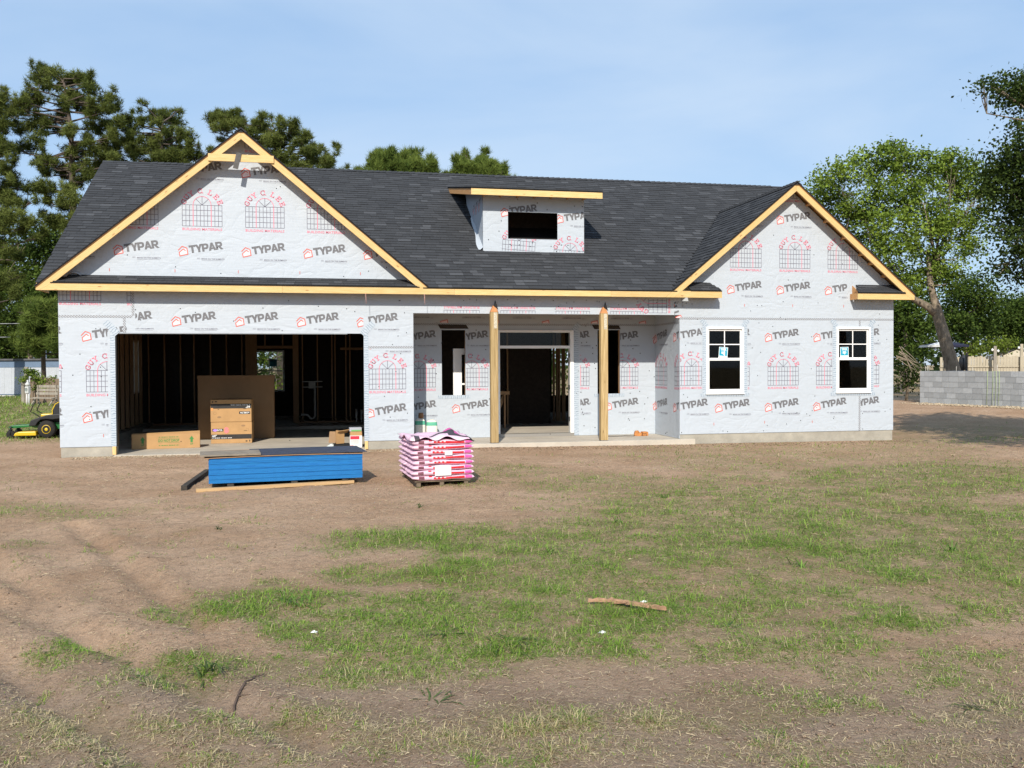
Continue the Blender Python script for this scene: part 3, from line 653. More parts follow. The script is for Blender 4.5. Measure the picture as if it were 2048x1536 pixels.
# ------------------------------------------------------------------ printing on the wrap
def quad_line(p, q, w):
    dx, dy = q[0]-p[0], q[1]-p[1]; L = math.hypot(dx, dy); nx_, ny_ = -dy/L*w/2, dx/L*w/2; ex, ey = dx/L*w*.35, dy/L*w*.35
    return [(p[0]+nx_-ex, p[1]+ny_-ey), (p[0]-nx_-ex, p[1]-ny_-ey), (q[0]-nx_+ex, q[1]-ny_+ey), (q[0]+nx_+ex, q[1]+ny_+ey)]
def rect(a, b, c, d): return [(a, c), (b, c), (b, d), (a, d)]
HEAVY = {'T': ([rect(0, .86, .74, 1), rect(.29, .57, 0, .74)], .80),
         'Y': ([[(0, 1), (.30, 1), (.58, .47), (.30, .40)], [(.60, 1), (.90, 1), (.60, .40), (.40, .47)], rect(.31, .59, 0, .47)], .84),
         'P': ([rect(0, .28, 0, 1), [(.28, .76), (.55, .76), (.62, .98), (.5, 1), (.28, 1)], [(.55, .76), (.60, .66), (.60, .60), (.86, .56), (.87, .74), (.80, .90), (.62, .98)], [(.60, .60), (.55, .50), (.62, .28), (.80, .40), (.86, .56)], [(.28, .28), (.62, .28), (.55, .50), (.28, .50)]], .83),
         'A': ([[(0, 0), (.29, 0), (.60, 1), (.34, 1)], [(.96, 0), (.67, 0), (.42, .80), (.60, 1)], [(.26, .18), (.66, .18), (.60, .38), (.34, .38)]], .93),
         'R': ([rect(0, .28, 0, 1), [(.28, .76), (.55, .76), (.62, .98), (.5, 1), (.28, 1)], [(.55, .76), (.60, .68), (.60, .62), (.86, .58), (.87, .74), (.80, .90), (.62, .98)], [(.60, .62), (.55, .54), (.62, .34), (.80, .44), (.86, .58)], [(.28, .34), (.62, .34), (.55, .54), (.28, .54)], [(.34, .34), (.62, .34), (.95, 0), (.60, 0)]], .95)}
LOGO = []; EMB = []
def rot(p, a, o): c, s_ = math.cos(a), math.sin(a); return (o[0]+p[0]*c-p[1]*s_, o[1]+p[0]*s_+p[1]*c)
xx = 0; hh = .158; k = .66/((.80+.84+.83+.93+.95)*hh)
for ch in 'TYPAR':
    for j, pl in enumerate(HEAVY[ch][0]): LOGO.append(([rot(((xx+q[0]*hh)*k if False else (xx+q[0]*hh*k), q[1]*hh), math.radians(9), (.205, .055)) for q in pl], 0, j))
    xx += HEAVY[ch][1]*hh*k
ic = [(-.012, .117), (.061, .194), (.150, .160), (.171, .039), (.018, 0), (.004, .070), (.080, .140), (.120, .112)]
LOGO.append(([(.02, .01), (.165, .045), (.145, .155), (.08, .135), (.01, .07)], 4, 0))
for j, (p, q) in enumerate(zip(ic, ic[1:])): LOGO.append((quad_line(p, q, .017), 1, 1+j % 2))
TT, tw = text_tris('BRING ON THE ELEMENTS.', .024, .02)
for t in TT: LOGO.append(([(.43+p[0]*.45/tw, -.062+p[1]) for p in t], 3, 0))
LOGO.append((rect(.34, .40, -.054, -.050), 3, 0)); LOGO.append((rect(.34, .40, -.036, -.032), 3, 0)); LOGO.append((rect(.43, .86, -.082, -.079), 3, 0))
GW, GH = .765, .425
for i in range(12): EMB.append((quad_line((GW*i/11, 0), (GW*i/11, GH), .0085), 3, 0))
for i in range(5): EMB.append((quad_line((0, GH*i/4), (GW, GH*i/4), .0085), 3, 1))
for x in (GW*3/11, GW*8/11): EMB.append((quad_line((x, 0), (x, GH), .013), 2, 2))
ca = (GW/2, GH); ra = GW*2.5/11
for i in range(14):
    a0, a1 = math.pi*i/14, math.pi*(i+1)/14; EMB.append((quad_line((ca[0]+ra*math.cos(a0), ca[1]+ra*math.sin(a0)), (ca[0]+ra*math.cos(a1), ca[1]+ra*math.sin(a1)), .011), 2, 2+i % 2))
for a in (45, 90, 135): a = math.radians(a); EMB.append((quad_line(ca, (ca[0]+ra*math.cos(a), ca[1]+ra*math.sin(a)), .009), 3, 3))
# slab-serif capitals drawn stroke by stroke
SERIF = {'G': [[(.92, .82), (.75, .96), (.45, 1), (.15, .82), (.03, .5), (.15, .18), (.45, 0), (.75, .06), (.92, .2), (.92, .42)], [(.6, .42), (1., .42)], [(.92, .70), (.92, .98)]],
         'U': [[(.18, 1), (.18, .35), (.3, .08), (.52, 0), (.74, .08), (.86, .35), (.86, 1)], [(.0, 1), (.36, 1)], [(.68, 1), (1.04, 1)]],
         'Y': [[(.12, 1), (.5, .45), (.5, 0)], [(.88, 1), (.5, .45)], [(-.05, 1), (.32, 1)], [(.68, 1), (1.05, 1)], [(.3, 0), (.7, 0)]],
         'C': [[(.92, .80), (.72, .97), (.45, 1), (.15, .82), (.03, .5), (.15, .18), (.45, 0), (.75, .06), (.95, .25)], [(.92, .66), (.92, 1)]],
         '.': [[(.1, .02), (.22, .02)]], ' ': [],
         'L': [[(.2, 1), (.2, 0)], [(.0, 1), (.42, 1)], [(.0, 0), (.85, 0), (.85, .28)]],
         'E': [[(.2, 1), (.2, 0)], [(.0, 1), (.85, 1), (.85, .76)], [(.0, 0), (.9, 0), (.9, .26)], [(.2, .52), (.62, .52)], [(.62, .38), (.62, .66)]]}
ang = [158, 141, 124, None, 96, 83, None, 64, 43, 23]
for ch, a in zip('GUY C. LEE', ang):
    if a is None: continue
    R_ = .365; a = math.radians(a); o = (GW/2+R_*math.cos(a)*1.03, .345+R_*math.sin(a)); sz = .088
    for j, st in enumerate(SERIF[ch]):
        for p, q in zip(st, st[1:]):
            P, Q = [rot(((v[0]-.5)*sz*.95, (v[1]-.5)*sz), a-math.pi/2, o) for v in (p, q)]; EMB.append((quad_line(P, Q, .0165), 2, 1+j % 3))
TT, tw = text_tris('BUILDING MATERIALS', .05, .02)
for t in TT: EMB.append(([(p[0]*GW/tw, -.085+p[1]) for p in t], 2, 0))

def clip(poly, conv):
    out = list(poly); n = len(conv)
    for i in range(n):
        ax, ay = conv[i]; bx, by = conv[(i+1) % n]; inp, out = out, []
        if not inp: return []
        for j in range(len(inp)):
            p, q = inp[j-1], inp[j]
            sp = (bx-ax)*(p[1]-ay)-(by-ay)*(p[0]-ax); sq = (bx-ax)*(q[1]-ay)-(by-ay)*(q[0]-ax)
            if (sp >= 0) != (sq >= 0):
                t = sp/(sp-sq); out.append((p[0]+(q[0]-p[0])*t, p[1]+(q[1]-p[1])*t))
            if sq >= 0: out.append(q)
    return out
def stamp(b, pieces, o, regions, mp, a=0., d=-.0025):
    for pl, m_, layer in pieces:
        P = [rot(p, a, o) for p in pl] if a else [(p[0]+o[0], p[1]+o[1]) for p in pl]
        ax = sum((P[i-1][0]*P[i][1]-P[i][0]*P[i-1][1]) for i in range(len(P)))
        for rg in regions:
            xs_ = [r_[0] for r_ in rg]; ys_ = [r_[1] for r_ in rg]
            if max(p[0] for p in P) < min(xs_) or min(p[0] for p in P) > max(xs_) or max(p[1] for p in P) < min(ys_) or min(p[1] for p in P) > max(ys_): continue
            c = clip(P, rg)
            if len(c) >= 3: b.face([mp(u, z, d-.0003*layer) for u, z in c], m_)
PER, ROW = 1.2225, 1.605
def sheet(b, x0, z0, regions, mp, rows=(0, 1, 2, 3), n=(-2, 16), d=-.0025):
    umin = min(p[0] for r_ in regions for p in r_); umax = max(p[0] for r_ in regions for p in r_)
    for r_ in rows:
        for i in range(*n):
            x = x0+PER*i; z = z0+ROW*r_
            if x > umax or x+1 < umin: continue
            stamp(b, LOGO, (x, z), regions, mp, d=d); stamp(b, EMB, (x+.07, z+.605), regions, mp, d=d)
PMATS = [P_GREY, P_RED, P_PINK, P_LINE, mat('print_blush', (.74, .60, .62), .6)]
b = MB()
R4 = lambda a, c, e, g: [(a, e), (c, e), (c, g), (a, g)]
sheet(b, .427, .68, [R4(.004, XO-.14, S, 2.74)], fr, rows=(0, 1))
stamp(b, EMB, (.02, 3.085), [R4(.004, 1.33, 2.80, 3.28)], fr); stamp(b, EMB, (1.27, 3.085), [R4(.004, 1.36, 2.80, 3.28)], fr)
sheet(b, .889, 2.588, [R4(1.42, X1-.01, HO+.01, 2.97), R4(X1+.09, XP-.004, 2.18, 2.97)], fr, rows=(0,))
for p in (R4(XO-.14, 1.40, HO+.02, 2.72),): sheet(b, .427, 2.285, [p], fr, rows=(0,))
sheet(b, 5.945, .68, [R4(X1+.09, XP-.004, S, 2.14)], fr, rows=(0,)); stamp(b, LOGO, (6.02, 2.13), [R4(X1+.09, XP-.004, 1.9, 2.13)], fr)
gg = [(.10, 3.62), (6.9, 3.62), (GXA+.02, GZA-.13), (GXA-.02, GZA-.13)]
sheet(b, 1.038, 3.998, [gg], fr, rows=(0, 1)); 
def rr(h, a, c, e, g):
    out = []
    for p, q, m_, n_ in ((a, h[0]-.10, e, g), (h[1]+.10, c, e, g), (max(a, h[0]-.10), min(c, h[1]+.10), e, h[2]-.09), (max(a, h[0]-.10), min(c, h[1]+.10), h[3]+.05, g)):
        p, q = max(a, p), min(c, q)
        if q-p > .01: out.append(R4(p, q, m_, n_))
    return out
sheet(b, 13.785, .682, rr(W1, 13.755, 15.5, S, 2.78), fr, rows=(0, 1), n=(0, 1))
sheet(b, 12.76, .700, rr(W1, X3+.004, 13.75, S, 2.78), fr, rows=(0, 1), n=(0, 1))
sheet(b, 15.012, .682, rr(W2, 15.0, 17.40, S, 2.78), fr, rows=(0, 1), n=(0, 2))
sheet(b, 17.09, .70, rr(W2, 17.45, X4-.004, S, 2.78), fr, rows=(0, 1), n=(0, 1))
wg = [(12.98, 3.0), (18.25, 3.0), (18.25, 3.55), (RXA+.02, RZA-.13), (RXA-.02, RZA-.13), (12.98, 3.55)]
wcut = [[(13.85, 2.95), (17.1, 2.95), (17.1, 3.70), (13.85, 3.70)], [(13.15, 3.70), (18.05, 3.70), (RXA+.02, RZA-.13), (RXA-.02, RZA-.13)]]
sheet(b, 14.08, 3.378, wcut, fr, rows=(0, 1), n=(0, 3))
for x in (7.60, 8.83, 10.06, 11.30): stamp(b, EMB, (x+.765, 2.955), [R4(XP+.03, 12.25, HP+.012, 3.24)], fr, a=math.pi)
stamp(b, EMB, (12.62, 2.93), [R4(11.9, X3+.2, HP+.012, 3.24)], fr, a=math.pi/2); stamp(b, LOGO, (13.02, 2.72), [R4(12.8, 13.3, 2.82, 3.24)], fr, a=math.radians(100))
b.build('wrap_print', PMATS, wall_o)
b = MB(); pf = lambda u, z, d: (u, PY+d, z)
regs = [R4(XP+.01, PW1[0]-.01, .11, 2.72), R4(PW1[1]+.01, DOOR[0]-.14, .11, 2.72), R4(PW1[0]-.01, PW1[1]+.01, .11, PW1[2]-.06), R4(PW1[0]-.01, PW1[1]+.01, PW1[3]+.03, 2.72), R4(DOOR[1]+.16, PW2[0]-.01, .11, 2.72), R4(PW2[1]+.01, X3-.005, .11, 2.72), R4(PW2[0]-.01, PW2[1]+.01, .11, PW2[2]-.06)]
sheet(b, 6.77, .68, regs, pf, rows=(0, 1))
for x in (7.9, 9.1, 10.3, 11.5, 12.7): stamp(b, LOGO, (x, 2.83), [R4(XP+.01, X3-.01, 2.76, 2.93)], pf, a=math.pi)
b.build('wrap_print', PMATS, porch_wall)
b = MB(); sheet(b, -.045, .69, [R4(.005, PY-.025, .11, 2.72)], sd, rows=(0, 1), n=(0, 2)); b.build('wrap_print', PMATS, side_wall)

# seam tape, flashing tape, cap nails
def strip(b, mp, u0, u1, z0, z1, d=-.0012, along='u'):
    L, w = (u1-u0, z1-z0) if along == 'u' else (z1-z0, u1-u0)
    uv = [(0, 0), (L, 0), (L, w), (0, w)] if along == 'u' else [(0, 0), (0, w), (L, w), (L, 0)]
    n = max(1, int(L/.25))
    for i in range(n):
        t0, t1 = i/n, (i+1)/n
        if along == 'u': b.face([mp(u0+(u1-u0)*t0, z0, d), mp(u0+(u1-u0)*t1, z0, d), mp(u0+(u1-u0)*t1, z1, d), mp(u0+(u1-u0)*t0, z1, d)], 0, [(L*t0, 0), (L*t1, 0), (L*t1, w), (L*t0, w)])
        else: b.face([mp(u0, z0+(z1-z0)*t0, d), mp(u1, z0+(z1-z0)*t0, d), mp(u1, z0+(z1-z0)*t1, d), mp(u0, z0+(z1-z0)*t1, d)], 0, [(L*t0, 0), (L*t0, w), (L*t1, w), (L*t1, 0)])
for args in ((fr, .003, 1.36, 2.755, 2.80, 'u'), (fr, 1.355, 1.40, 2.80, 3.25, 'v'), (fr, 1.19, 1.235, 2.46, 2.753, 'v'), (fr, X1+.08, XP-.003, 2.145, 2.19, 'u'), (fr, X3+.003, X4-.003, 2.79, 2.835, 'u'), (fr, 17.40, 17.442, .2, 1.02, 'v'), (fr, 17.40, 17.442, 2.66, 2.787, 'v')):
    b = MB(); strip(b, *args[:5], d=-.0045, along=args[5]); b.build('seam_tape', DASH, wall_o)
b = MB(); strip(b, pf, XP+.003, X3-.003, 2.70, 2.745, d=-.0045); b.build('seam_tape', DASH, porch_wall)
b = MB(); strip(b, sd, .003, PY-.03, 2.70, 2.745, d=-.0045); b.build('seam_tape', DASH, side_wall)
def flash(mp, h, parent, w=.085, bot=True, top=.16, left=True, right=True, sill=.09):
    if left:
        b = MB(); strip(b, mp, h[0]-w, h[0]+.004, h[2]-(sill if bot else 0), h[3]+top, d=-.0052, along='v'); b.build('flashing_tape', FLASH, parent)
    if right:
        b = MB(); strip(b, mp, h[1]-.004, h[1]+w, h[2]-(sill if bot else 0), h[3]+top, d=-.0052, along='v'); b.build('flashing_tape', FLASH, parent)
    if bot:
        b = MB(); strip(b, mp, h[0]-w-.06, h[1]+w+.05, h[2]-.075, h[2]-.003, d=-.0060); b.build('flashing_tape', FLASH, parent)
flash(fr, (XO, X1, S, HO), wall_o, .09, False, 0.); flash(fr, W1, wall_o); flash(fr, W2, wall_o); flash(pf, (DOOR[0], DOOR[1], .11, DOOR[3]), porch_wall, .12, False, .12)
for h in (PW1, PW2):
    b = MB(); strip(b, pf, h[0]-.10, h[1]+.10, h[2]-.075, h[2]-.003, d=-.0052); b.build('flashing_tape', FLASH, porch_wall)
def diag(mp, u, z, du, dz, parent, w=.13):
    # short diagonal patch of flashing at the corner of an opening
    L = math.hypot(du, dz); nx_, nz2 = -dz/L*w/2, du/L*w/2
    b = MB(); b.face([mp(u+nx_, z+nz2, -.0068), mp(u-nx_, z-nz2, -.0068), mp(u+du-nx_, z+dz-nz2, -.0068), mp(u+du+nx_, z+dz+nz2, -.0068)], 0, [(0, 0), (0, w), (L, w), (L, 0)]); b.build('flashing_tape', FLASH, parent)
diag(fr, XO+.05, HO-.02, -.22, .24, wall_o); diag(fr, X1-.03, HO-.02, .22, .24, wall_o); diag(pf, DOOR[1]-.02, DOOR[3]-.02, .16, .17, porch_wall)
for W in (W1, W2): diag(fr, W[0]+.02, W[3]+.02, -.14, .14, wall_o, .09); diag(fr, W[1]-.02, W[3]+.02, .14, .14, wall_o, .09)
def nails(mp, regions, n, parent, d=-.004, r=.013):
    b = MB()
    for _ in range(n):
        rg = rnd.choice(regions); u = rnd.uniform(min(p[0] for p in rg), max(p[0] for p in rg)); z = rnd.uniform(min(p[1] for p in rg), max(p[1] for p in rg))
        if not clip([(u, z), (u+.001, z), (u, z+.001)], rg): continue
        I = b.idx([mp(u+r*math.cos(k*math.pi/3), z+r*math.sin(k*math.pi/3), d) for k in range(6)]+[mp(u, z, d-.006)])
        for k in range(6): b.fi([I[k], I[(k+1) % 6], I[6]], 0)
    tag(b.build('cap_nail_heads', BLACK, parent), kind='stuff')
nails(fr, [R4(.05, .9, .25, 3.2), R4(6.05, 6.9, .25, 3.2), R4(1.4, 5.9, 2.5, 3.2), R4(7, 12.9, 2.93, 3.2), R4(7, 12.9, 3.14, 3.2), R4(13.0, 13.5, .25, 3.2), R4(14.6, 16.7, .25, 3.3), R4(14.6, 16.7, .25, 3.3), R4(17.8, 18.25, .25, 3.2), R4(13.5, 17.7, .25, 1.0), gg, gg, gg, wcut[1], wcut[1], R4(.1, 18.2, .23, .27), R4(.1, 13, 3.12, 3.2)], 170, wall_o, r=.011)
nails(pf, [R4(XP, PW1[0], .2, 3.1), R4(PW1[1], DOOR[0], .2, 3.1), R4(DOOR[1], PW2[0], .2, 3.1), R4(PW2[1], X3, .2, 3.1)], 55, porch_wall)
b = MB()
for x, z in ((.95, 3.70), (2.18, 3.70), (3.4, 3.70), (4.62, 3.70), (5.85, 3.70), (.80, .42), (13.75, .42), (15.0, .44), (16.2, .43), (17.0, 3.12), (15.7, 3.12), (14.5, 3.12), (12.8, 3.1)): b.box(x-.005, x+.005, -.006, -.002, z-.03, z+.03)
tag(b.build('roll_marks', P_RED, wall_o), kind='stuff')
# plumb lines hanging at the garage header
CORD = mat('mason_cord', (.75, .42, .36), .8)
for x in (5.94, 7.15):
    b = MB(); b.tube([(x, -.33, 3.27), (x+.01, -.32, 3.05)], .004, 5); b.build('plumb_line', CORD, house)
# jamb ends and dark jamb liner at the garage opening
for x0, x1 in ((XO-.07, XO-.006), (X1+.006, X1+.07)):
    b = MB(); b.box(x0, x1, -.012, .09, .032, S-.002); b.build('jamb_foot', PINE, house)
b = MB(); b.box(XO+.0, XO+.028, .004, .13, S, HO-.01); b.build('jamb_liner', BLACK, house)
b = MB(); b.wall(lambda u, z, d: (u, z, HO-.012+d), XO+.03, X1-.34, .008, .14, [], 0., .010, 0, 0, 0); b.build('header_wrap', WRAP, house)

# ------------------------------------------------------------------ windows and door
TEAL = mat('teal_label', (.02, .33, .47), .5); LBL = mat('label_white', (.78, .84, .84), .5)
def window(h, stx, sta):
    x0, x1, z0, z1 = h; e = .003
    def pc(name, rects, y0, y1, m_, parent=None, bev=.003):
        q = MB()
        for a, c, g, k_ in rects: q.box(a, c, y0, y1, g, k_)
        return q.build(name, m_, parent, bevel=bev)
    f = .045; zm = z0+(z1-z0)*.515
    w = pc('window', [(x0+e, x0+f, z0+.002, z1-.002), (x1-f, x1-e, z0+.002, z1-.002), (x0+f+e, x1-f-e, z1-f, z1-.002), (x0+f+e, x1-f-e, z0+.002, z0+f)], -.035, .06, VINYL, house)
    a, c = x0+f+e, x1-f-e
    sr = .034
    pc('sash', [(a, a+sr, zm+.003, z1-f-.003), (c-sr, c, zm+.003, z1-f-.003), (a+sr+e, c-sr-e, z1-f-sr-.008, z1-f-.003), (a+sr+e, c-sr-e, zm+.003, zm+.028)], .008, .04, VINYL, w)
    pc('sash', [(a-.0, a+sr-.008, z0+f+.003, zm+.012), (c-sr-.008, c, z0+f+.003, zm+.012), (a+sr+e-.008, c-sr-e-.008, zm-.032, zm+.012), (a+sr+e-.008, c-sr-e-.008, z0+f+.003, z0+f+.05)], -.022, .006, VINYL, w)
    zt = z1-f-sr-.01; xm = (a+c)/2; zh = (zm+.03+zt)/2
    pc('muntin', [(xm-.011, xm+.011, zm+.03, zt)], .016, .022, VINYL, w, 0); pc('muntin', [(a+sr, c-sr, zh-.011, zh+.011)], .0165, .0225, VINYL, w, 0)
    for p, q in (((a+sr, xm-.012), (zm+.028, zh-.012)), ((xm+.012, c-sr), (zm+.028, zh-.012)), ((a+sr, xm-.012), (zh+.012, zt)), ((xm+.012, c-sr), (zh+.012, zt))):
        pc('pane', [(p[0], p[1], q[0], q[1])], .024, .028, GLASS, w, 0)
    pc('pane', [(a+sr-.006, c-sr-.01, z0+f+.052, zm-.034)], -.010, -.006, GLASS, w, 0)
    st = MB(); cx, cz = stx, zm+.15
    def lq(poly, m_, d): st.face([(rot((p[0], p[1]), sta, (cx, cz))[0], .0235-d, rot((p[0], p[1]), sta, (cx, cz))[1]) for p in poly], m_)
    lq(rect(-.108, .108, -.135, .125), 1, 0); lq(rect(-.095, .095, -.075, .115), 0, .0006)
    for t, sz, oy in (('YKK', .055, .045), ('ap', .07, -.025)):
        T_, w_ = text_tris(t, sz, .05)
        for tr in T_: lq([(p[0]-w_/2, p[1]+oy) for p in tr], 1, .0012)
    st.build('window_label', [TEAL, LBL], w)
    sh_ = MB(); sh_.box(x0-.012, x1+.01, -.045, -.004, z0-.022, z0-.002); sh_.build('window_sill', VINYL, w)
    return w
window(W1, 13.562+(14.477-13.562)*.47, -.07); window(W2, 17.04, .02)
def plain_window(mp, h, d0, d1):
    u0, u1, z0, z1 = h; q = MB()
    for a, c, g, k_ in ((u0, u0+.05, z0, z1), (u1-.05, u1, z0, z1), (u0+.052, u1-.052, z1-.05, z1), (u0+.052, u1-.052, z0, z0+.05), (u0+.052, u1-.052, (z0+z1)/2-.02, (z0+z1)/2+.02)):
        q.wall(mp, a, c, g, k_, [], d0, d1)
    w = q.build('window', VINYL, house); q = MB(); um = (u0+u1)/2
    q.wall(mp, um-.012, um+.012, z0+.052, (z0+z1)/2-.022, [], d0+.02, d1-.02); q.wall(mp, um-.012, um+.012, (z0+z1)/2+.022, z1-.052, [], d0+.02, d1-.02); q.wall(mp, u0+.052, um-.014, z0+(z1-z0)*.76-.01, z0+(z1-z0)*.76+.01, [], d0+.02, d1-.02); q.wall(mp, um+.014, u1-.052, z0+(z1-z0)*.76-.01, z0+(z1-z0)*.76+.01, [], d0+.02, d1-.02)
    q.build('muntin', VINYL, w); q = MB(); q.wall(mp, u0+.045, u1-.045, z0+.045, z1-.045, [], (d0+d1)/2-.002, (d0+d1)/2+.002); q.build('pane', GLASS, w)
    return w
plain_window(lambda u, z, d: (d, u, z), LWIN, -.01, .06); bwn = plain_window(lambda u, z, d: (u, YB-d, z), BW, -.01, .07)
q = MB(); q.wall(lambda u, z, d: (u, YB-d, z), 3.44, 3.66, 1.78, 2.02, [], .045, .05); q.build('window_label', TEAL, bwn)
# front entrance: door frame with transom
dx0, dx1, dz0, dz1 = DOOR; q = MB()
q.box(dx0+.004, dx0+.09, PY-.03, PY+.13, .172, dz1-.004); q.box(dx1-.09, dx1-.004, PY-.03, PY+.13, .172, dz1-.004); q.box(dx0+.092, dx1-.092, PY-.029, PY+.129, dz1-.06, dz1-.005); q.box(dx0+.092, dx1-.092, PY-.028, PY+.128, 2.17, 2.235)
door = q.build('entrance_frame', VINYL, house, bevel=.004)
q = MB(); q.box(dx0+.092, dx1-.092, PY+.05, PY+.055, 2.237, dz1-.062); q.build('transom_pane', GLASS, door)
q = MB(); q.box(dx0+.003, dx1-.003, PY-.05, PY+.14, .101, .171); q.build('threshold', mat('aluminium_sill', (.33, .31, .28), .4, metal=.4), door)
for z in (.45, 1.2, 1.95):
    q = MB(); q.box(dx1-.105, dx1-.091, PY+.02, PY+.06, z, z+.1); q.build('hinge', BLACK, door)
# torn sheathing corners over the small openings
for u, z in ((PW1[0]-.03, PW1[3]+.03), (PW2[0]-.08, PW2[3]+.02)):
    q = MB(); q.face([(u, PY-.006, z), (u+.66, PY-.006, z), (u+.60, PY-.02, z+.09), (u-.06, PY-.012, z+.10)]); q.build('folded_wrap_flap', OSB, house)
# porch posts
for xc, yc, zt in ((8.668, -.045, 2.985), (11.13, -.03, 2.975)):
    q = MB(); q.box(xc-.082, xc+.082, yc-.075, yc+.065, .112, zt-.07); po = q.build('porch_post', POST, house, bevel=.006)
    q = MB(); I = q.idx([(xc-.082, yc-.078, zt-.069), (xc+.082, yc-.078, zt-.069), (xc+.082, yc+.045, zt-.069), (xc-.082, yc+.045, zt-.069), (xc-.02, yc-.05, zt+.07), (xc+.035, yc-.05, zt+.07), (xc+.035, yc+.04, zt+.07), (xc-.02, yc+.04, zt+.07)])
    for f_ in ((0, 1, 5, 4), (1, 2, 6, 5), (2, 3, 7, 6), (3, 0, 4, 7), (4, 5, 6, 7)): q.fi([I[k_] for k_ in f_], 0, [(0, 0), (.1, 0), (.1, .1), (0, .1)])
    q.build('post_tip', mat('cut_wood', (.52, .24, .10), .8, .2, 12), po)
    q = MB(); q.prism(fr, [(xc+.02, zt+.19), (xc-.015, zt+.07), (xc+.09, zt-.02)], yc-.072, yc-.066); q.build('strap', BLACK, po)
    q = MB(); q.box(xc-.09, xc+.09, yc-.083, yc+.073, .101, .111); q.build('post_base', STEEL, po)
    q = MB(); q.box(xc-.01, xc+.06, yc-.0768, yc-.0755, zt-.42, zt-.08); q.build('grade_stamp', mat('stamp_paper', (.52, .47, .36), .8, .5, 60), po)

# ------------------------------------------------------------------ dormer
DY = 1.25; DX0, DX1 = 8.675, 11.07; DW = (9.258, 10.43, 4.682, 5.296); DZT = 5.70
q = MB()
def dslope(y): return 5.75+(y-(DY-.42))*.19
q.wall(fr, DX0, DX1, 4.36, DZT, [DW], DY, DY+.02, 0, 1, 1)
yb_d = ((5.70-3.419)/MS-O)+.1
for s_, x in ((1, DX0), (-1, DX1)):
    q.prism(lambda u, z, d: (x+d, u, z), [(DY+.02, 4.36), (yb_d, 5.66), (yb_d+.35, dslope(yb_d+.35)-.05), (DY+.02, DZT)], 0, s_*.04, 0, 1)
dorm = q.build('dormer', [WRAP, OSB], house)
b = MB(); dreg = [R4(DX0+.004, DW[0]-.004, 4.40, DZT), R4(DW[1]+.004, DX1-.004, 4.40, DZT), R4(DW[0]-.004, DW[1]+.004, 4.40, DW[2]-.004), R4(DW[0]-.004, DW[1]+.004, DW[3]+.004, DZT)]
df = lambda u, z, d: (u, DY+d, z)
stamp(b, LOGO, (10.40, 5.06), dreg, df); stamp(b, LOGO, (9.10, 5.18), dreg, df); stamp(b, EMB, (9.11, 4.235), dreg, df, a=-.06); stamp(b, EMB, (10.33, 4.03), dreg, df, a=-.04)
dl = lambda u, z, d: (DX0+d, DY+1.9-u, z)
for u in (.55, .95, 1.35): stamp(b, LOGO, (u, 5.35), [[(1.9-.03, 4.45), (1.9-.03, 5.64), (.3, 5.64)]], dl, a=.5)
tag(b.build('wrap_print', PMATS, dorm), kind='stuff')
nails(df, dreg, 22, dorm)
# dormer roof: low pitched sheet with fascia, rake and rafter tails
ya, yb_ = DY-.42, 4.6; xa, xb = 8.33, 11.40
q = MB(); P = [(xa, ya, 5.745), (xb, ya, 5.745), (xb, yb_, dslope(yb_)), (xa, yb_, dslope(yb_))]; A = q.idx(P); B_ = q.idx([(x, y, z-.022) for x, y, z in P])
q.fi(A, 1); q.fi(B_[::-1], 0)
for i in range(4): j = (i+1) % 4; q.fi([A[i], B_[i], B_[j], A[j]], 1)
q.build('dormer_deck', [PINE_O, SHED], dorm)
q = MB(); su = np.array([0, 1., .19]); su /= np.linalg.norm(su); nu_ = np.cross(u_, su); keep = len(tabs); lay((0, ya-.01, 5.745), u_, su, nu_, 3.8, lambda w: [(xa-.01, xb+.01)])
for T in tabs[keep:]: tab_mesh(q, T[0], T[1], T[2], T[3], T[4], T[5], T[6], T[7])
tag(q.build('shingle_field', SHING, dorm), kind='stuff')
q = MB(); q.box(xa+.01, xb-.01, ya, ya+.036, 5.588, 5.722); q.build('fascia_board', PINE, dorm)
q = MB(); q.beam((xa+.03, ya+.038, 5.655), (xa+.03, yb_, 5.655+(yb_-ya)*.19), .036, .13); q.build('rake_board', PINE_O, dorm)
q = MB(); q.beam((xb-.03, ya+.038, 5.655), (xb-.03, yb_, 5.655+(yb_-ya)*.19), .036, .13); q.build('rake_board', PINE_O, dorm)
for i in range(7):
    x = xa+.35+(xb-xa-.7)*i/6; q = MB(); q.box(x-.02, x+.02, ya+.038, DY-.002, 5.615, 5.70); q.build('rafter_tail', PINE_O, dorm)
q = MB(); q.box(DX0+.05, DX1-.05, DY+1.2, DY+1.22, 4.5, 5.8); q.build('dormer_back', OSB, dorm)

# loose ends of wrap: a curl at the foot of the garage gable and a flap lying on the roof beside the dormer
q = MB(); q.tube([(.22+.05*k, -.02-.02*math.sin(k*.8), 3.60+.035*math.sin(k*.9)) for k in range(6)], [.03, .045, .04, .03, .02, .01], 8, squash=.45); q.build('wrap_curl', WRAP, wall_o)
q = MB(); n_ = 12; P0 = []
for k in range(n_+1):
    t = k/n_; y = DY-.02+1.55*t; w = .03+.10*(1-t)*(.7+.3*math.sin(9*t)); P0.append(q.idx([(DX0-.003, y, main_z(y)+.10), (DX0-w*.6, y, main_z(y)+.045+.012*math.sin(14*t)), (DX0-w, y+.03, main_z(y+.03)+.026)]))
for r0, r1 in zip(P0, P0[1:]):
    for k in range(2): q.fi([r0[k], r0[k+1], r1[k+1], r1[k]], 0, None, 0., True)
q.build('wrap_flap', WRAP, dorm)
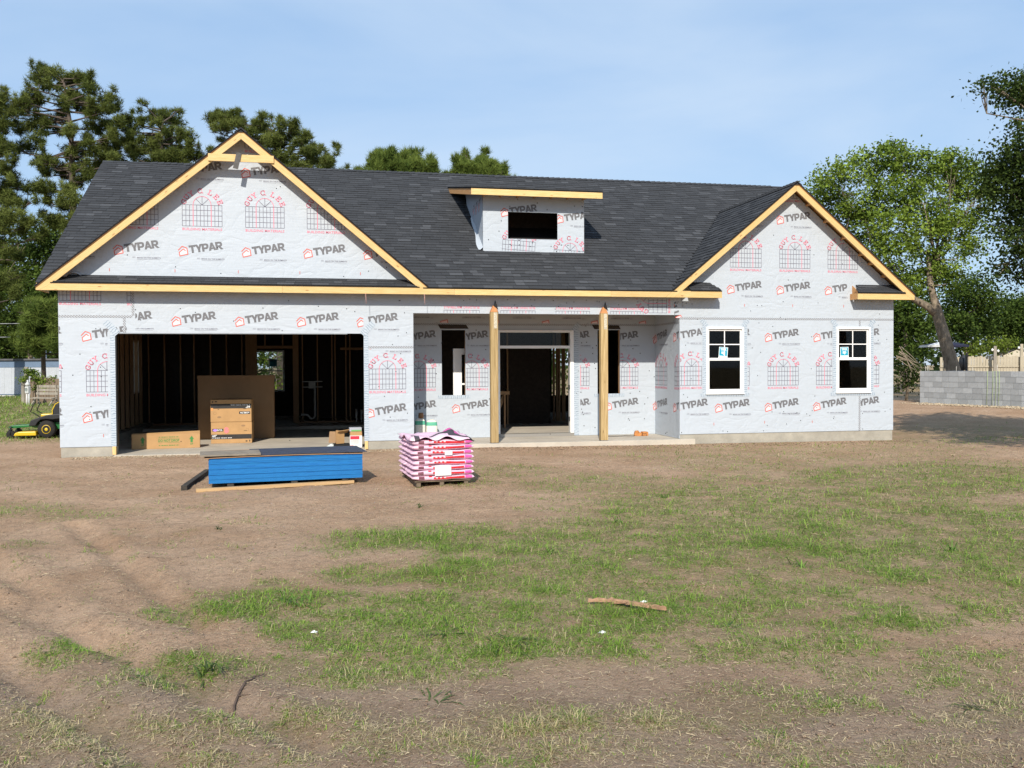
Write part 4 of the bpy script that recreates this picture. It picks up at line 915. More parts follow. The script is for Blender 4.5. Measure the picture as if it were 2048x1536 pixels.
# ------------------------------------------------------------------ trees and shrubs
BARK = mat('grey_bark', (.23, .185, .135), .95, .45, 9, .8, 22, stretch=(1, 1, .35))
BARK_P = mat('pine_bark', (.095, .075, .060), .95, .4, 8, .7, 18, stretch=(1, 1, .4))
def foliage(name, dark, light, trans=.28):
    return mat(name, dark, .7, tint=1., tintcol=light, trans=trans, spec=.08)
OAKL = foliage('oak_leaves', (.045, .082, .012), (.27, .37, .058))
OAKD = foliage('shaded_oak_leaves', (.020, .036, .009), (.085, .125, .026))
MIXL = foliage('mixed_leaves', (.024, .046, .010), (.110, .165, .030))
YELL = foliage('bright_leaves', (.065, .10, .015), (.21, .28, .045))
PINL = foliage('pine_needles', (.046, .066, .014), (.205, .240, .062), .2)
PINB = foliage('young_pine_needles', (.055, .09, .018), (.20, .255, .055), .2)
WOODL = foliage('distant_leaves', (.020, .038, .014), (.065, .095, .028))
def unit(v): return v/(np.linalg.norm(v, axis=-1, keepdims=True)+1e-9)
def leaf_quads(C, L, W, tint, r, up=.35):
    n = len(C); a = unit(r.normal(size=(n, 3))*[1, 1, .7]); b = unit(np.cross(a, unit(r.normal(size=(n, 3))+[0, 0, up])))
    l = L*(.7+.6*r.random((n, 1))); w = W*(.7+.6*r.random((n, 1)))
    V = np.stack([C-a*l/2, C+b*w/2+a*l*.08, C+a*l/2, C-b*w/2+a*l*.08], 1).reshape(-1, 3)
    return V, np.arange(4*n).reshape(n, 4)
def needle_tufts(C, L, W, tint, r, n=9, up=.55):
    m_ = len(C); d = unit(r.normal(size=(m_, n, 3))+[0, 0, up]); s_ = unit(np.cross(d, r.normal(size=(m_, n, 3))))
    l = L*(.65+.6*r.random((m_, n, 1))); c = C[:, None, :]
    V = np.stack([c+s_*W, c-s_*W, c+d*l+s_*W*.25, ], 2).reshape(-1, 3)
    return V, np.arange(3*m_*n).reshape(-1, 3), np.repeat(tint, n)
def px_lobes(L, D, r, spread=.8):
    out = []
    for q in L:
        px, py, rp = q[:3]; R_ = rp/FPX*D; D2 = D+(q[3] if len(q) > 3 else r.uniform(-1, 1)*spread*1.2*R_*1.3)
        out.append((at(px, py, D=D2), R_*D2/D))
    return out
def broadleaf(name, label, lobes, trunk, rad, fork, LM, leaf=.13, dens=30, per=24, seed=1, group=None, bark=None, limbs=True, crad=.30, cat='tree', lim=1.):
    r = np.random.default_rng(seed); root = thing(name, label, cat, tuple(trunk[0]), 0., group)
    org = np.array(trunk[0]); b = MB(); b.tube([np.array(p)-org for p in trunk], rad, 10)
    if limbs:
        fk = np.array(fork)
        for c, R_ in lobes:
            f_ = fk[np.argmin(np.linalg.norm(fk-c, axis=1))] if fk.ndim == 2 else fk
            m1 = f_*.6+c*.4+r.normal(size=3)*.16*np.linalg.norm(c-f_)*[1, 1, .5]; m2 = f_*.25+c*.75+r.normal(size=3)*.10*np.linalg.norm(c-f_)
            b.tube([p-org for p in (f_, m1, m2, c)], [rad[-1]*.42*lim, rad[-1]*.28*lim, rad[-1]*.16*lim, .010], 5, caps=False)
            for _ in range(4):
                e = c+unit(r.normal(size=3))*R_*.85; b.tube([p-org for p in (m2, (m2+e)/2+r.normal(size=3)*.1*R_, e)], [rad[-1]*.11, rad[-1]*.07, .006], 4, caps=False)
    b.build('trunk', bark or BARK, root)
    C, T = [], []
    for c, R_ in lobes:
        n = max(4, int(dens*R_*R_)); d = unit(r.normal(size=(n, 3))); q = c+d*R_*(.45+.6*r.random((n, 1))**.6)*[1, 1, .82]
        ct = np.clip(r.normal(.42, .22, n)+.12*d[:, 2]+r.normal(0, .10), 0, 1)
        cc = q[:, None, :]+r.normal(size=(n, per, 3))*crad*[1, 1, .65]*(.6+.8*r.random((n, 1, 1)))
        C.append(cc.reshape(-1, 3)); T.append(np.clip(np.repeat(ct, per)+r.normal(0, .14, n*per), 0, 1))
    C, T = np.concatenate(C), np.concatenate(T)
    V, F = leaf_quads(C-org, leaf, leaf*.62, T, r)
    np_mesh('crown', V, F, LM, T, root)
    return root
def pine(name, label, pads, trunk, rad, LM, seed=1, group=None, L=.27, W=.013, dens=80, nn=13, D=46, branch=True, up=.55):
    r = np.random.default_rng(seed); root = thing(name, label, 'tree', tuple(trunk[0]), 0., group); org = np.array(trunk[0])
    b = MB(); b.tube([np.array(p)-org for p in trunk], rad, 9); C, T = [], []
    tp = np.array(trunk); full = []
    for px, py, rx, ry in pads:
        full.append((px, py, rx*1.1, ry*1.35, True))
        for _ in range(6): full.append((px+r.normal()*.85*rx, py+r.normal()*1.1*ry+.4*ry, rx*r.uniform(.3, .65), ry*r.uniform(.7, 1.2), r.random() < .3))
    for q in full:
        px, py, rx, ry, br = q; s_ = D/FPX; dd = r.uniform(-1.6, 1.6); c = at(px, py, D=D+dd); a, h = rx*s_, ry*s_
        n = max(8, int(dens*a*h*3.1)); d = unit(r.normal(size=(n, 3)))*(r.random((n, 1))**.45)
        # tufts gather in small rosettes along the twigs of the pad
        kz = max(2, int(n/13)); hubs = d[:kz]; w_ = r.integers(0, kz, n); d = .45*hubs[w_]+.58*d+r.normal(size=(n, 3))*.10
        p = c+d*[a, a*.9, h]; p = p[:, :]
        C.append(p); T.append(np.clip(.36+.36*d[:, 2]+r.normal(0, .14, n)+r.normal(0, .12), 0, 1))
        if branch and br:
            zt = c[2]-.25*abs(a)-.1*np.linalg.norm(c[:2]-tp[-1][:2]); zt = min(max(zt, tp[0][2]+1), tp[-1][2]); f_ = np.array([np.interp(zt, tp[:, 2], tp[:, i]) for i in range(3)])
            m1 = (f_+c)/2+[r.normal()*.12, r.normal()*.12, -.05*np.linalg.norm(c-f_)+r.normal()*.1]
            b.tube([k_-org for k_ in (f_, m1, c-[0, 0, h*.3])], [.055, .038, .015], 5, caps=False)
            for _ in range(5):
                e = c+unit(r.normal(size=3))*[a, a, h]*.8; b.tube([k_-org for k_ in (m1*.35+c*.65, e)], [.018, .006], 4, caps=False)
    b.build('trunk', BARK_P, root)
    V, F, TT_ = needle_tufts(np.concatenate(C)-org, L, W, np.concatenate(T), r, nn, up)
    np_mesh('crown', V, F, LM, np.clip(TT_+r.normal(0, .08, len(TT_)), 0, 1), root)
    return root
def zground(p): return float(terrain(np.array([p[0]]), np.array([p[1]]), False)[0])
def base_at(px, D, dz=-.1): p = at(px, 760, D=D); p[2] = zground(p)+dz; return p
def P(*a): return [at(x, y, D=d) for x, y, d in a]

# tall pines behind the house on the left
D = 46
A = [(112, 150, 34, 15), (76, 152, 18, 18), (150, 165, 30, 16), (184, 180, 26, 14), (222, 202, 24, 12), (70, 190, 26, 14), (50, 213, 26, 14), (130, 200, 34, 18), (25, 210, 20, 18), (168, 205, 24, 14), (200, 222, 26, 13), (78, 242, 34, 14), (45, 252, 28, 13), (112, 240, 22, 12), (187, 252, 34, 18), (155, 300, 36, 18), (205, 300, 34, 18), (230, 312, 26, 12), (52, 296, 32, 15), (125, 345, 32, 18), (95, 322, 28, 13), (140, 400, 34, 18), (170, 350, 30, 16), (25, 370, 36, 18), (76, 378, 28, 16), (110, 440, 32, 16), (140, 470, 28, 18)]
pine('pine_tree', 'tallest pine with open spreading branches rising over the left end of the roof', A, [base_at(160, D), at(152, 560, D=D), at(146, 400, D=D), at(142, 260, D=D), at(128, 165, D=D)], [.28, .22, .17, .11, .05], PINL, 11, 'pines behind the house')
B = [(0, 190, 16, 22), (-25, 215, 30, 24), (-10, 262, 24, 18), (0, 300, 24, 18), (-40, 320, 40, 24), (10, 340, 22, 16), (12, 437, 40, 20), (52, 452, 26, 14), (-30, 400, 40, 22), (20, 400, 28, 12), (-10, 490, 40, 20), (0, 560, 40, 22)]
pine('pine_tree', 'pine with dark drooping boughs beyond the blue-grey mobile home', B, [base_at(-30, 45), at(-25, 500, D=45), at(-20, 350, D=45), at(-18, 200, D=45)], [.32, .26, .2, .08], PINL, 12, 'pines behind the house', D=45)
Cc = [(250, 240, 24, 12), (222, 252, 22, 12), (264, 262, 22, 14), (240, 285, 26, 14), (268, 300, 22, 12), (325, 230, 28, 10), (303, 240, 20, 12), (352, 246, 26, 12), (312, 280, 30, 16), (350, 300, 30, 15), (288, 300, 22, 14), (330, 318, 34, 14), (375, 270, 22, 14), (385, 310, 26, 14), (300, 335, 40, 14), (360, 340, 40, 16)]
pine('pine_tree', 'broad flat-topped pine standing between the tallest pine and the garage gable', Cc, [base_at(318, 48), at(320, 400, D=48), at(322, 300, D=48), at(325, 245, D=48)], [.28, .2, .13, .05], PINL, 13, 'pines behind the house', D=48)
Dd = [(425, 232, 22, 10), (452, 226, 22, 9), (475, 245, 28, 10), (440, 255, 30, 14), (500, 268, 28, 14), (523, 250, 26, 9), (560, 250, 28, 13), (588, 264, 24, 13), (606, 280, 22, 14), (548, 278, 28, 15), (520, 300, 28, 14), (612, 298, 22, 12), (636, 302, 22, 11), (622, 322, 26, 11), (658, 324, 18, 11), (600, 334, 30, 11), (565, 312, 28, 12), (640, 338, 28, 9), (545, 335, 30, 12)]
pine('pine_tree', 'round-crowned pine showing behind the peak of the garage gable', Dd, [base_at(565, 48), at(560, 420, D=48), at(556, 320, D=48), at(548, 265, D=48)], [.3, .22, .14, .06], PINL, 14, 'pines behind the house', D=48)
for px, py, rx, lab, sd_ in ((791, 332, 78, 'wider rounded young pine top showing above the roof ridge', 15), (951, 345, 66, 'narrower rounded young pine top showing above the roof ridge by the dormer', 16)):
    r_ = np.random.default_rng(sd_); pads = [(px+rx*.72*math.cos(t), py+34-30*math.sin(t)*(.9+.2*r_.random()), 24, 15) for t in np.linspace(.1, math.pi-.1, 9)]+[(px+r_.uniform(-.6, .6)*rx, py+r_.uniform(0, 30), 26, 18) for _ in range(12)]+[(px+r_.uniform(-.4, .4)*rx, py+r_.uniform(-14, 0), 24, 14) for _ in range(6)]
    pine('young_pine_tree', lab, pads, [base_at(px, 52), at(px, 470, D=52), at(px, 345, D=52)], [.26, .2, .06], PINB, sd_, 'young pines behind the roof', D=52, dens=80, L=.36, W=.018, nn=11, up=1.4)
# woods and undergrowth on the left
def tree_px(name, label, L, D, base, top, LM, seed, leaf=.20, dens=40, per=32, rad=(.2, .1), group=None, crad=.4, cat='tree'):
    r = np.random.default_rng(seed); lob = px_lobes(L, D, r); b0 = base_at(base, D); t0 = at(*top, D=D)
    return broadleaf(name, label, lob, [b0, b0*.5+t0*.5+[.1, 0, 0], t0], [rad[0], (rad[0]+rad[1])/2, rad[1]], t0, LM, leaf, dens, per, seed, group, crad=crad, cat=cat)
tree_px('broadleaf_tree', 'dark broadleaf tree behind the flag pole', [(20, 520, 50), (55, 560, 45), (90, 500, 30), (30, 610, 55), (75, 600, 40), (0, 660, 45), (110, 560, 30), (60, 480, 30), (130, 520, 40), (125, 470, 34)], 58, 60, (55, 610), MIXL, 21)
tree_px('broadleaf_tree', 'dark leafy tree crowding the left corner of the house', [(105, 620, 35), (140, 580, 50), (90, 690, 30), (120, 680, 35), (165, 640, 50), (110, 560, 30), (160, 520, 45)], 54, 130, (130, 640), MIXL, 22)
tree_px('broadleaf_tree', 'dark tree behind the roof of the mobile home', [(-40, 560, 60), (-60, 640, 60), (-20, 690, 45), (-90, 600, 60), (20, 700, 35), (50, 695, 28)], 60, -50, (-45, 640), MIXL, 23)
SP = [(82, 620, 24, 16), (66, 640, 22, 16), (100, 640, 24, 18), (84, 655, 30, 18), (64, 668, 20, 14), (104, 672, 24, 14), (90, 690, 26, 12), (75, 605, 14, 10), (112, 655, 18, 16)]
pine('young_pine_tree', 'bushy bright green young pine beside the left corner of the house', SP, [base_at(88, 42), at(86, 690, D=42), at(84, 610, D=42)], [.12, .09, .03], PINB, 24, D=42, dens=120, L=.34, W=.014, nn=11, up=.7)
# thicket behind the house, seen through its windows
for i, (x, y, h) in enumerate(((-1., 17.5, 3.0), (3.2, 19., 4.2), (7.5, 18.5, 4.), (12.5, 19., 4.2), (17., 20., 4.0), (20.5, 21., 4.2))):
    r_ = np.random.default_rng(30+i); lob = [(np.array([x+r_.uniform(-2, 2), y+r_.uniform(-.8, .8), .6+r_.random()*h]), r_.uniform(.7, 1.2)) for _ in range(11)]
    broadleaf('thicket_shrub', ('leafy shrub growing behind the house near its left end', 'leafy shrub seen through the window at the back of the garage', 'leafy shrub behind the middle of the house', 'leafy shrub behind the house across from the front entrance', 'leafy shrub behind the right wing of the house', 'leafy shrub behind the right corner of the house')[i], lob, [(x, y, zground((x, y))-.1), (x, y, h*.5)], [.1, .05], np.array([x, y, h*.5]), YELL if i in (1, 2) else MIXL, .16, 22, 18, 30+i, 'shrubs behind the house', cat='shrub', crad=.35)

# big oak leaning beyond the block wall
D = 42; r_ = np.random.default_rng(41)
OL = [(1640, 378, 34), (1612, 395, 24), (1680, 352, 38), (1720, 335, 40), (1768, 322, 40), (1800, 318, 36), (1792, 290, 9), (1840, 332, 40), (1888, 325, 40), (1922, 326, 30), (1940, 362, 38), (1900, 380, 44), (1850, 392, 48), (1790, 392, 52), (1730, 402, 50), (1672, 424, 44), (1960, 402, 30), (1988, 392, 22), (1720, 452, 48), (1788, 462, 55), (1850, 462, 50), (1908, 452, 44), (1955, 440, 32), (1775, 520, 48), (1838, 530, 46), (1895, 520, 40), (1930, 492, 30), (1870, 560, 26), (1800, 572, 36), (1910, 560, 24), (1840, 585, 22)]
base = at(1914, 790, D=42); base[2] = .2
fk = np.array([at(1862, 572, D=42), at(1828, 598, D=42), at(1872, 520, D=42), at(1800, 560, D=42)])
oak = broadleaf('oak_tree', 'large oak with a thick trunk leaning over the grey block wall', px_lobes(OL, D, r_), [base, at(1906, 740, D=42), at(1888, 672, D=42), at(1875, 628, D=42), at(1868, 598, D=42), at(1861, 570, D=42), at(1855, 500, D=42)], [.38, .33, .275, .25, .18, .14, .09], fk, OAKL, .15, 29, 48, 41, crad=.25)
b = MB(); oo = np.array(oak.location); b.tube([p-oo for p in (at(1876, 632, D=42), at(1857, 614, D=42), at(1828, 598, D=42), at(1790, 560, D=41.5), at(1740, 500, D=41.2))], [.20, .18, .14, .10, .05], 8); b.build('limb', BARK, oak)
# woods behind the lot on the right
tree_px('broadleaf_tree', 'shady tree filling the gap between the house corner and the oak trunk', [(1800, 600, 45), (1830, 640, 40), (1795, 660, 40), (1770, 620, 40), (1840, 690, 30), (1800, 700, 30)], 55, 1810, (1810, 660), MIXL, 42)
tree_px('broadleaf_tree', 'green tree rising behind the patio umbrella', [(1920, 610, 40), (1945, 580, 36), (1900, 650, 36), (1950, 640, 38), (1925, 680, 30), (1975, 600, 26)], 58, 1930, (1930, 650), MIXL, 43)
tree_px('broadleaf_tree', 'rounded tree behind the utility pole', [(2000, 640, 36), (2030, 625, 40), (2060, 640, 50), (2010, 670, 30), (2045, 675, 36), (2090, 620, 50)], 66, 2030, (2030, 660), MIXL, 44)
for i, (L, b_, lab) in enumerate((([(1990, 690, 16), (2005, 684, 18), (2020, 690, 16), (2000, 700, 14)], 2004, 'bright yellow-green shrub above the wooden fence'), ([(1945, 698, 14), (1962, 694, 16), (1978, 702, 12), (1955, 708, 12)], 1960, 'small bright shrub behind the fence beside the shed roof'))):
    tree_px('garden_shrub', lab, L, 56, b_, (b_, 715), YELL, 46+i, .16, 40, 20, (.06, .03), 'shrubs beyond the fence', .25, 'shrub')
# dark bush with bare branches at the corner of the lot
bush = tree_px('wild_shrub', 'dark overgrown shrub with bare dead branches beside the right corner of the house', [(1802, 715, 22), (1822, 735, 20), (1800, 750, 22), (1838, 750, 16), (1815, 765, 16), (1790, 770, 16)], 37, 1812, (1812, 740), OAKD, 48, .12, 60, 24, (.07, .03), None, .2, 'shrub')
DEAD = mat('dead_wood', (.33, .27, .20), .95, .2, 20); b = MB(); oo = np.array(bush.location)
for i in range(14):
    s0 = at(1792+rnd.random()*14, 690+rnd.random()*30, D=36.4); e0 = at(1820+rnd.random()*28, 715+rnd.random()*32, D=36.2); b.tube([p-oo for p in (s0, (s0+e0)/2+[0, 0, rnd.uniform(-.08, .12)], e0)], [.014, .010, .004], 4, caps=False)
tag(b.build('dead_branches', DEAD, bush), kind='stuff')
# tree whose boughs reach in from the right, and the oak that throws its shadow on the lot
D = 30; r_ = np.random.default_rng(51)
NL = [(2022, 172, 26), (1992, 172, 16), (1968, 174, 10), (2048, 190, 34), (2075, 175, 40), (2046, 262, 22), (2030, 312, 34), (1992, 335, 28), (2042, 350, 44), (2010, 370, 34), (2050, 410, 44), (2020, 455, 26), (2046, 480, 36), (2018, 520, 22), (1995, 540, 12), (2046, 545, 26), (2090, 300, 60), (2100, 420, 70), (2140, 230, 70), (2190, 340, 90), (2180, 480, 80), (2250, 280, 90), (2280, 420, 90), (2120, 540, 40)]
b0 = base_at(2210, 30); fk = np.array([at(2200, 420, D=30), at(2150, 380, D=30), at(2120, 300, D=30), at(2090, 450, D=30)])
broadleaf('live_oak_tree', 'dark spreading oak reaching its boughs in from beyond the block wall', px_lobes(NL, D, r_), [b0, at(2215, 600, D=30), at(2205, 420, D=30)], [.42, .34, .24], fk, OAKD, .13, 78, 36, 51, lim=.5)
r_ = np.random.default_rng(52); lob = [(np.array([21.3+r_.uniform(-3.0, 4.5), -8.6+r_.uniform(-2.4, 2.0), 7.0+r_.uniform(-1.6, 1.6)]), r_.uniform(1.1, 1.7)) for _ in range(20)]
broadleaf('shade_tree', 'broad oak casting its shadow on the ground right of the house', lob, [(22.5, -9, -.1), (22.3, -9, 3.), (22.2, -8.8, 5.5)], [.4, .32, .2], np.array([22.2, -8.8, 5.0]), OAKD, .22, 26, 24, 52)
# far tree line
r_ = np.random.default_rng(60); C = []
for a_ in np.linspace(-.95, 1.35, 190):
    dist = 118+r_.uniform(-10, 14); h = 5.5+2.5*r_.random(); n = 70
    c = np.array([CP[0]+dist*math.sin(a_), CP[1]+dist*math.cos(a_), 0]); C.append(c+np.stack([r_.normal(size=n)*1.6, r_.normal(size=n)*1.6, h*r_.random(n)**.7], -1))
C = np.concatenate(C); T = np.clip(r_.normal(.4, .22, len(C)), 0, 1); V, F = leaf_quads(C, 1.0, .7, T, r_)
tag(np_mesh('tree_line', V, F, WOODL, T), 'low wooded tree line along the horizon', 'woods', kind='stuff')
# ------------------------------------------------------------------ building materials on the lot
BLUE = mat('blue_sheet_edge', (.012, .115, .36), .7, uv=False, var2=(.02, .24, .58), scale=3, stretch=(1.5, 1, 60), bump=.3, bscale=40)
PANEL = mat('weathered_panel', (.24, .20, .155), .85, .25, 6, .2, 40); PANEL_B = mat('brown_panel', (.36, .22, .13), .85, .2, 6, .2, 40)
NAVY = mat('navy_panel', (.04, .05, .08), .7, .3, 8); TIMB = mat('dark_timber', (.055, .048, .04), .9, .4, 14, .4, 40); TAN = mat('tan_board', (.46, .29, .135), .85, uv=True, var2=(.56, .38, .20), scale=4, stretch=(.6, 9, 1))
p0, p1 = at(418, 968, Z=.09), at(725, 955, Z=.09); d_ = p1-p0; ang = math.atan2(d_[1], d_[0]); W_ = float(np.hypot(d_[0], d_[1]))
st = thing('sheathing_stack', 'stack of sheathing panels with bright blue edges lying on bearers before the garage', 'panel stack', (p0[0], p0[1], 0), ang)
b = MB(); n = 32; hs = .0112
for i in range(n):
    jx, jy = rnd.uniform(-.006, .006), rnd.uniform(-.006, .006); zz = .092+i*hs; sag = .0
    b.box(jx, W_+jx, jy, 1.22+jy, zz, zz+hs-.0012)
tag(b.build('blue_panels', BLUE, st), kind='stuff')
for x, l in ((.25, 1.25), (1.15, 1.25), (W_-.3, 1.25)):
    q = MB(); q.box(x, x+.09, .02, l, -.02, .0905); q.build('bearer', TIMB, st)
ztop = .092+n*hs
def on_stack(name, label, poly, z0, thick, m_, warp=0., cat='panel'):
    q = MB(); nx_ = 10; (xa, xb), (ya_, yb2) = poly; I = []
    for i in range(nx_+1):
        t = i/nx_; x = xa+(xb-xa)*t; w = warp*(4*t*(1-t))
        I.append(q.idx([(x, ya_, z0+w), (x, yb2, z0+w*.6), (x, yb2, z0+thick+w*.6), (x, ya_, z0+thick+w)]))
    for r0, r1 in zip(I, I[1:]):
        for k in range(4): q.fi([r0[k], r0[(k+1) % 4], r1[(k+1) % 4], r1[k]])
    q.fi(I[0]); q.fi(I[-1][::-1])
    c_, s_ = math.cos(ang), math.sin(ang); o = q.build(name, m_, None, loc=(p0[0], p0[1], 0), rz=ang); tag(o, label, cat); return o
on_stack('loose_panel', 'warped brown panel capping the blue stack over its whole width', ((-.06, W_+.02), (-.02, 1.18)), ztop+.001, .010, PANEL_B, .012)
on_stack('loose_panel', 'dark thin blue-black panel overhanging the right end of the blue stack', ((.60, W_+.07), (-.012, 1.05)), ztop+.026, .007, NAVY, .004)
on_stack('loose_panel', 'short weathered grey panel lying on top of the left end of the blue stack', ((-.12, .72), (-.04, .62)), ztop+.036, .022, PANEL)
q = MB(); a0, a1 = at(392, 981, Z=.03), at(707, 963, Z=.03); q.beam(a0+[0, 0, .0], a1, .09, .045); tag(q.build('ground_board', TAN, None), 'long tan board lying on the dirt along the foot of the blue stack', 'board')
q = MB(); a0, a1 = at(368, 977, Z=.04), at(414, 944, Z=.04); q.beam(a0, a0+(a1-a0)*1.02, .085, .085); tag(q.build('timber_block', TIMB, None, bevel=.006), 'dark square timber beside the left end of the blue stack', 'timber')

# pink bags of cement on a pallet
PK = mat('pink_bag', (.76, .52, .63), .45, .10, 7, .6, 11); PKR = mat('bag_red', (.62, .02, .03), .45); PKM = mat('bag_magenta', (.66, .10, .36), .45); PKW = mat('bag_letter', (.76, .45, .44), .5); PKD = mat('bag_dark_print', (.17, .06, .08), .5)
PAPER = mat('white_paper', (.80, .80, .77), .6)
q0, q1 = at(824, 958, Z=.13), at(943, 951, Z=.13); d_ = q1-q0; pang = .07; BWd = float(np.hypot(d_[0], d_[1]))
GREYP = mat('pallet_wood', (.17, .13, .09), .9, .3, 8)
pal = thing('wood_pallet', 'wooden pallet under the stack of pink bags', 'pallet', (q0[0], q0[1], 0), pang)
for i in range(6):
    b = MB(); b.box(.05, BWd-.05, .05+i*.215, .14+i*.215, .072, .088); b.build('deck_board', GREYP, pal)
for x in (.08, BWd/2-.04, BWd-.14):
    b = MB(); b.box(x, x+.06, .07, 1.2, .0, .0715); b.build('bearer', GREYP, pal)
def bag_mesh(seed):
    r = np.random.default_rng(seed); us = [-1, -.97, -.92, -.8, -.62, -.47, -.37, -.32]+[-.32+.065*i for i in range(1, 9)]+[.30, .42, .55, .68, .70, .78, .86, .92, .97, 1]; vs_ = [-1, -.985, -.95, -.9, -.8, -.6, -.3, 0, .3, .6, .85, .95, 1]
    b = MB(); hw, hd, hh_ = BWd/2, .31, .040; ph = r.random(6)*6
    def z(u, v, s_): return s_*hh_*max(0., (1-abs(u)**9))**.5*max(0., (1-abs(v)**8))**.42*(1+.10*math.sin(5*u+ph[0])+.07*math.sin(9*u+ph[1]))
    def pt(u, v, s_): return (hw*u*(1+.012*math.sin(7*v+ph[2])), hd*v*(1+.02*math.sin(6*u+ph[3])+.012*math.sin(17*u+ph[4])), z(u, v, s_)+.004*math.sin(4*u+ph[5]))
    rows = {s_: [[b.idx([pt(u, v, s_)])[0] for u in us] for v in vs_] for s_ in (1, -1)}
    for s_ in (1, -1):
        for j in range(len(vs_)-1):
            for i in range(len(us)-1):
                m_ = 0; um = (us[i]+us[i+1])/2; a, c = us[i], us[i+1]
                if vs_[j+1] <= -.79 and (s_ > 0 or j == 0):
                    if -.48 < um < -.38: m_ = 1 if j in (1, 2) else 0
                    elif -.33 < um < .68: m_ = 3 if (a < .10 and i % 2 == 0 and s_ > 0 and j == 0) else (1 if j < 1 else 0)
                    elif .69 < um < .90: m_ = 2 if j < 2 else 0
                    elif -.82 < um < -.6 and j < 2: m_ = 4
                R_ = rows[s_]; f_ = [R_[j][i], R_[j][i+1], R_[j+1][i+1], R_[j+1][i]]
                b.fi(f_ if s_ > 0 else f_[::-1], m_, None, 0., True)
    me = b.mesh('bag', [PK, PKR, PKM, PKW, PKD]); return me
bagm = [bag_mesh(s_) for s_ in range(4)]
LAY = ['lowest', 'second', 'third', 'fourth', 'fifth', 'sixth', 'seventh', 'topmost']
for i in range(8):
    for j in range(2):
        o = bpy.data.objects.new('cement_bag', bagm[(i+j*2) % 4]); COL.objects.link(o)
        lx, ly = BWd/2+rnd.uniform(-.014, .014), .31+.625*j+rnd.uniform(-.01, .01); c_, s_ = math.cos(pang), math.sin(pang)
        o.location = (q0[0]+lx*c_-ly*s_, q0[1]+lx*s_+ly*c_, .128+i*.0745); o.rotation_euler = (0, 0, pang+rnd.uniform(-.02, .02)+(math.pi if j else 0))
        tag(o, ('pink bag with red print, %s layer, pallet side away from the house' if j == 0 else 'pink bag with red print, %s layer, pallet side towards the house') % LAY[i], 'bag', 'pink bags stacked on the pallet')
def ploc(x, y): c_, s_ = math.cos(pang), math.sin(pang); return (q0[0]+x*c_-y*s_, q0[1]+x*s_+y*c_)
b = MB(); b.box(.36*BWd, .62*BWd, -.014, -.012, .165, .315)
for k in range(7): b.box(.38*BWd, (.42+.03*(k % 3))*BWd, -.0155, -.0145, .30-k*.018, .303-k*.018, 1)
b.box(.40*BWd, .58*BWd, -.0155, -.0145, .236, .239, 1); o = b.build('delivery_label', [PAPER, P_LINE], None, loc=(q0[0], q0[1], 0), rz=pang); tag(o, 'large white delivery sheet stuck on the front of the pink bags', 'label')
b = MB(); b.box(.52*BWd, .64*BWd, -.014, -.012, .46, .525); b.box(.54*BWd, .62*BWd, -.0155, -.0145, .475, .478, 1); o = b.build('delivery_label', [PAPER, P_LINE], None, loc=(q0[0], q0[1], 0), rz=pang); tag(o, 'small white tag on an upper pink bag', 'label')
b = MB(); nx_, ny_ = 26, 12; r_ = np.random.default_rng(5)
gr = []
for i in range(nx_+1):
    row = []
    for j in range(ny_+1):
        u, v = i/nx_, j/ny_; x = -.03+(BWd+.03)*u; y = -.03+1.2*v
        zz = .722+.014*math.sin(11*u+3*v)+.012*math.sin(17*v+5*u)+.10*math.exp(-((u-.70)/.10)**2-((v-.35)/.18)**2)+.055*math.exp(-((u-.50)/.12)**2-((v-.15)/.2)**2)
        edge = max(abs(u-.5)*2, abs(v-.5)*2); zz -= .05*max(0, edge-.9)*10*(.6+.5*math.sin(19*u+11*v)); row.append((x, y, zz))
    gr.append(row)
ids = [[b.idx([p])[0] for p in row] for row in gr]
for i in range(nx_):
    for j in range(ny_):
        u, v = (i+.5)/nx_, (j+.5)/ny_; dk = (abs(v-.10-.10*math.sin(3.5*u))<.055 and u > .35) or (v < .3 and .08 < u < .16); mg = ((u-.72)/.13)**2+((v-.35)/.2)**2 < 1
        b.fi([ids[i][j], ids[i+1][j], ids[i+1][j+1], ids[i][j+1]], 1 if dk else 2 if mg else 0, None, 0., True)
o = b.build('torn_plastic_cover', [PK, mat('dark_film', (.06, .05, .055), .4), PKM], None, loc=(q0[0], q0[1], 0), rz=pang); m_ = o.modifiers.new('thick', 'SOLIDIFY'); m_.thickness = .004
tag(o, 'torn crumpled plastic cover lying over the top of the pink bags', 'cover')

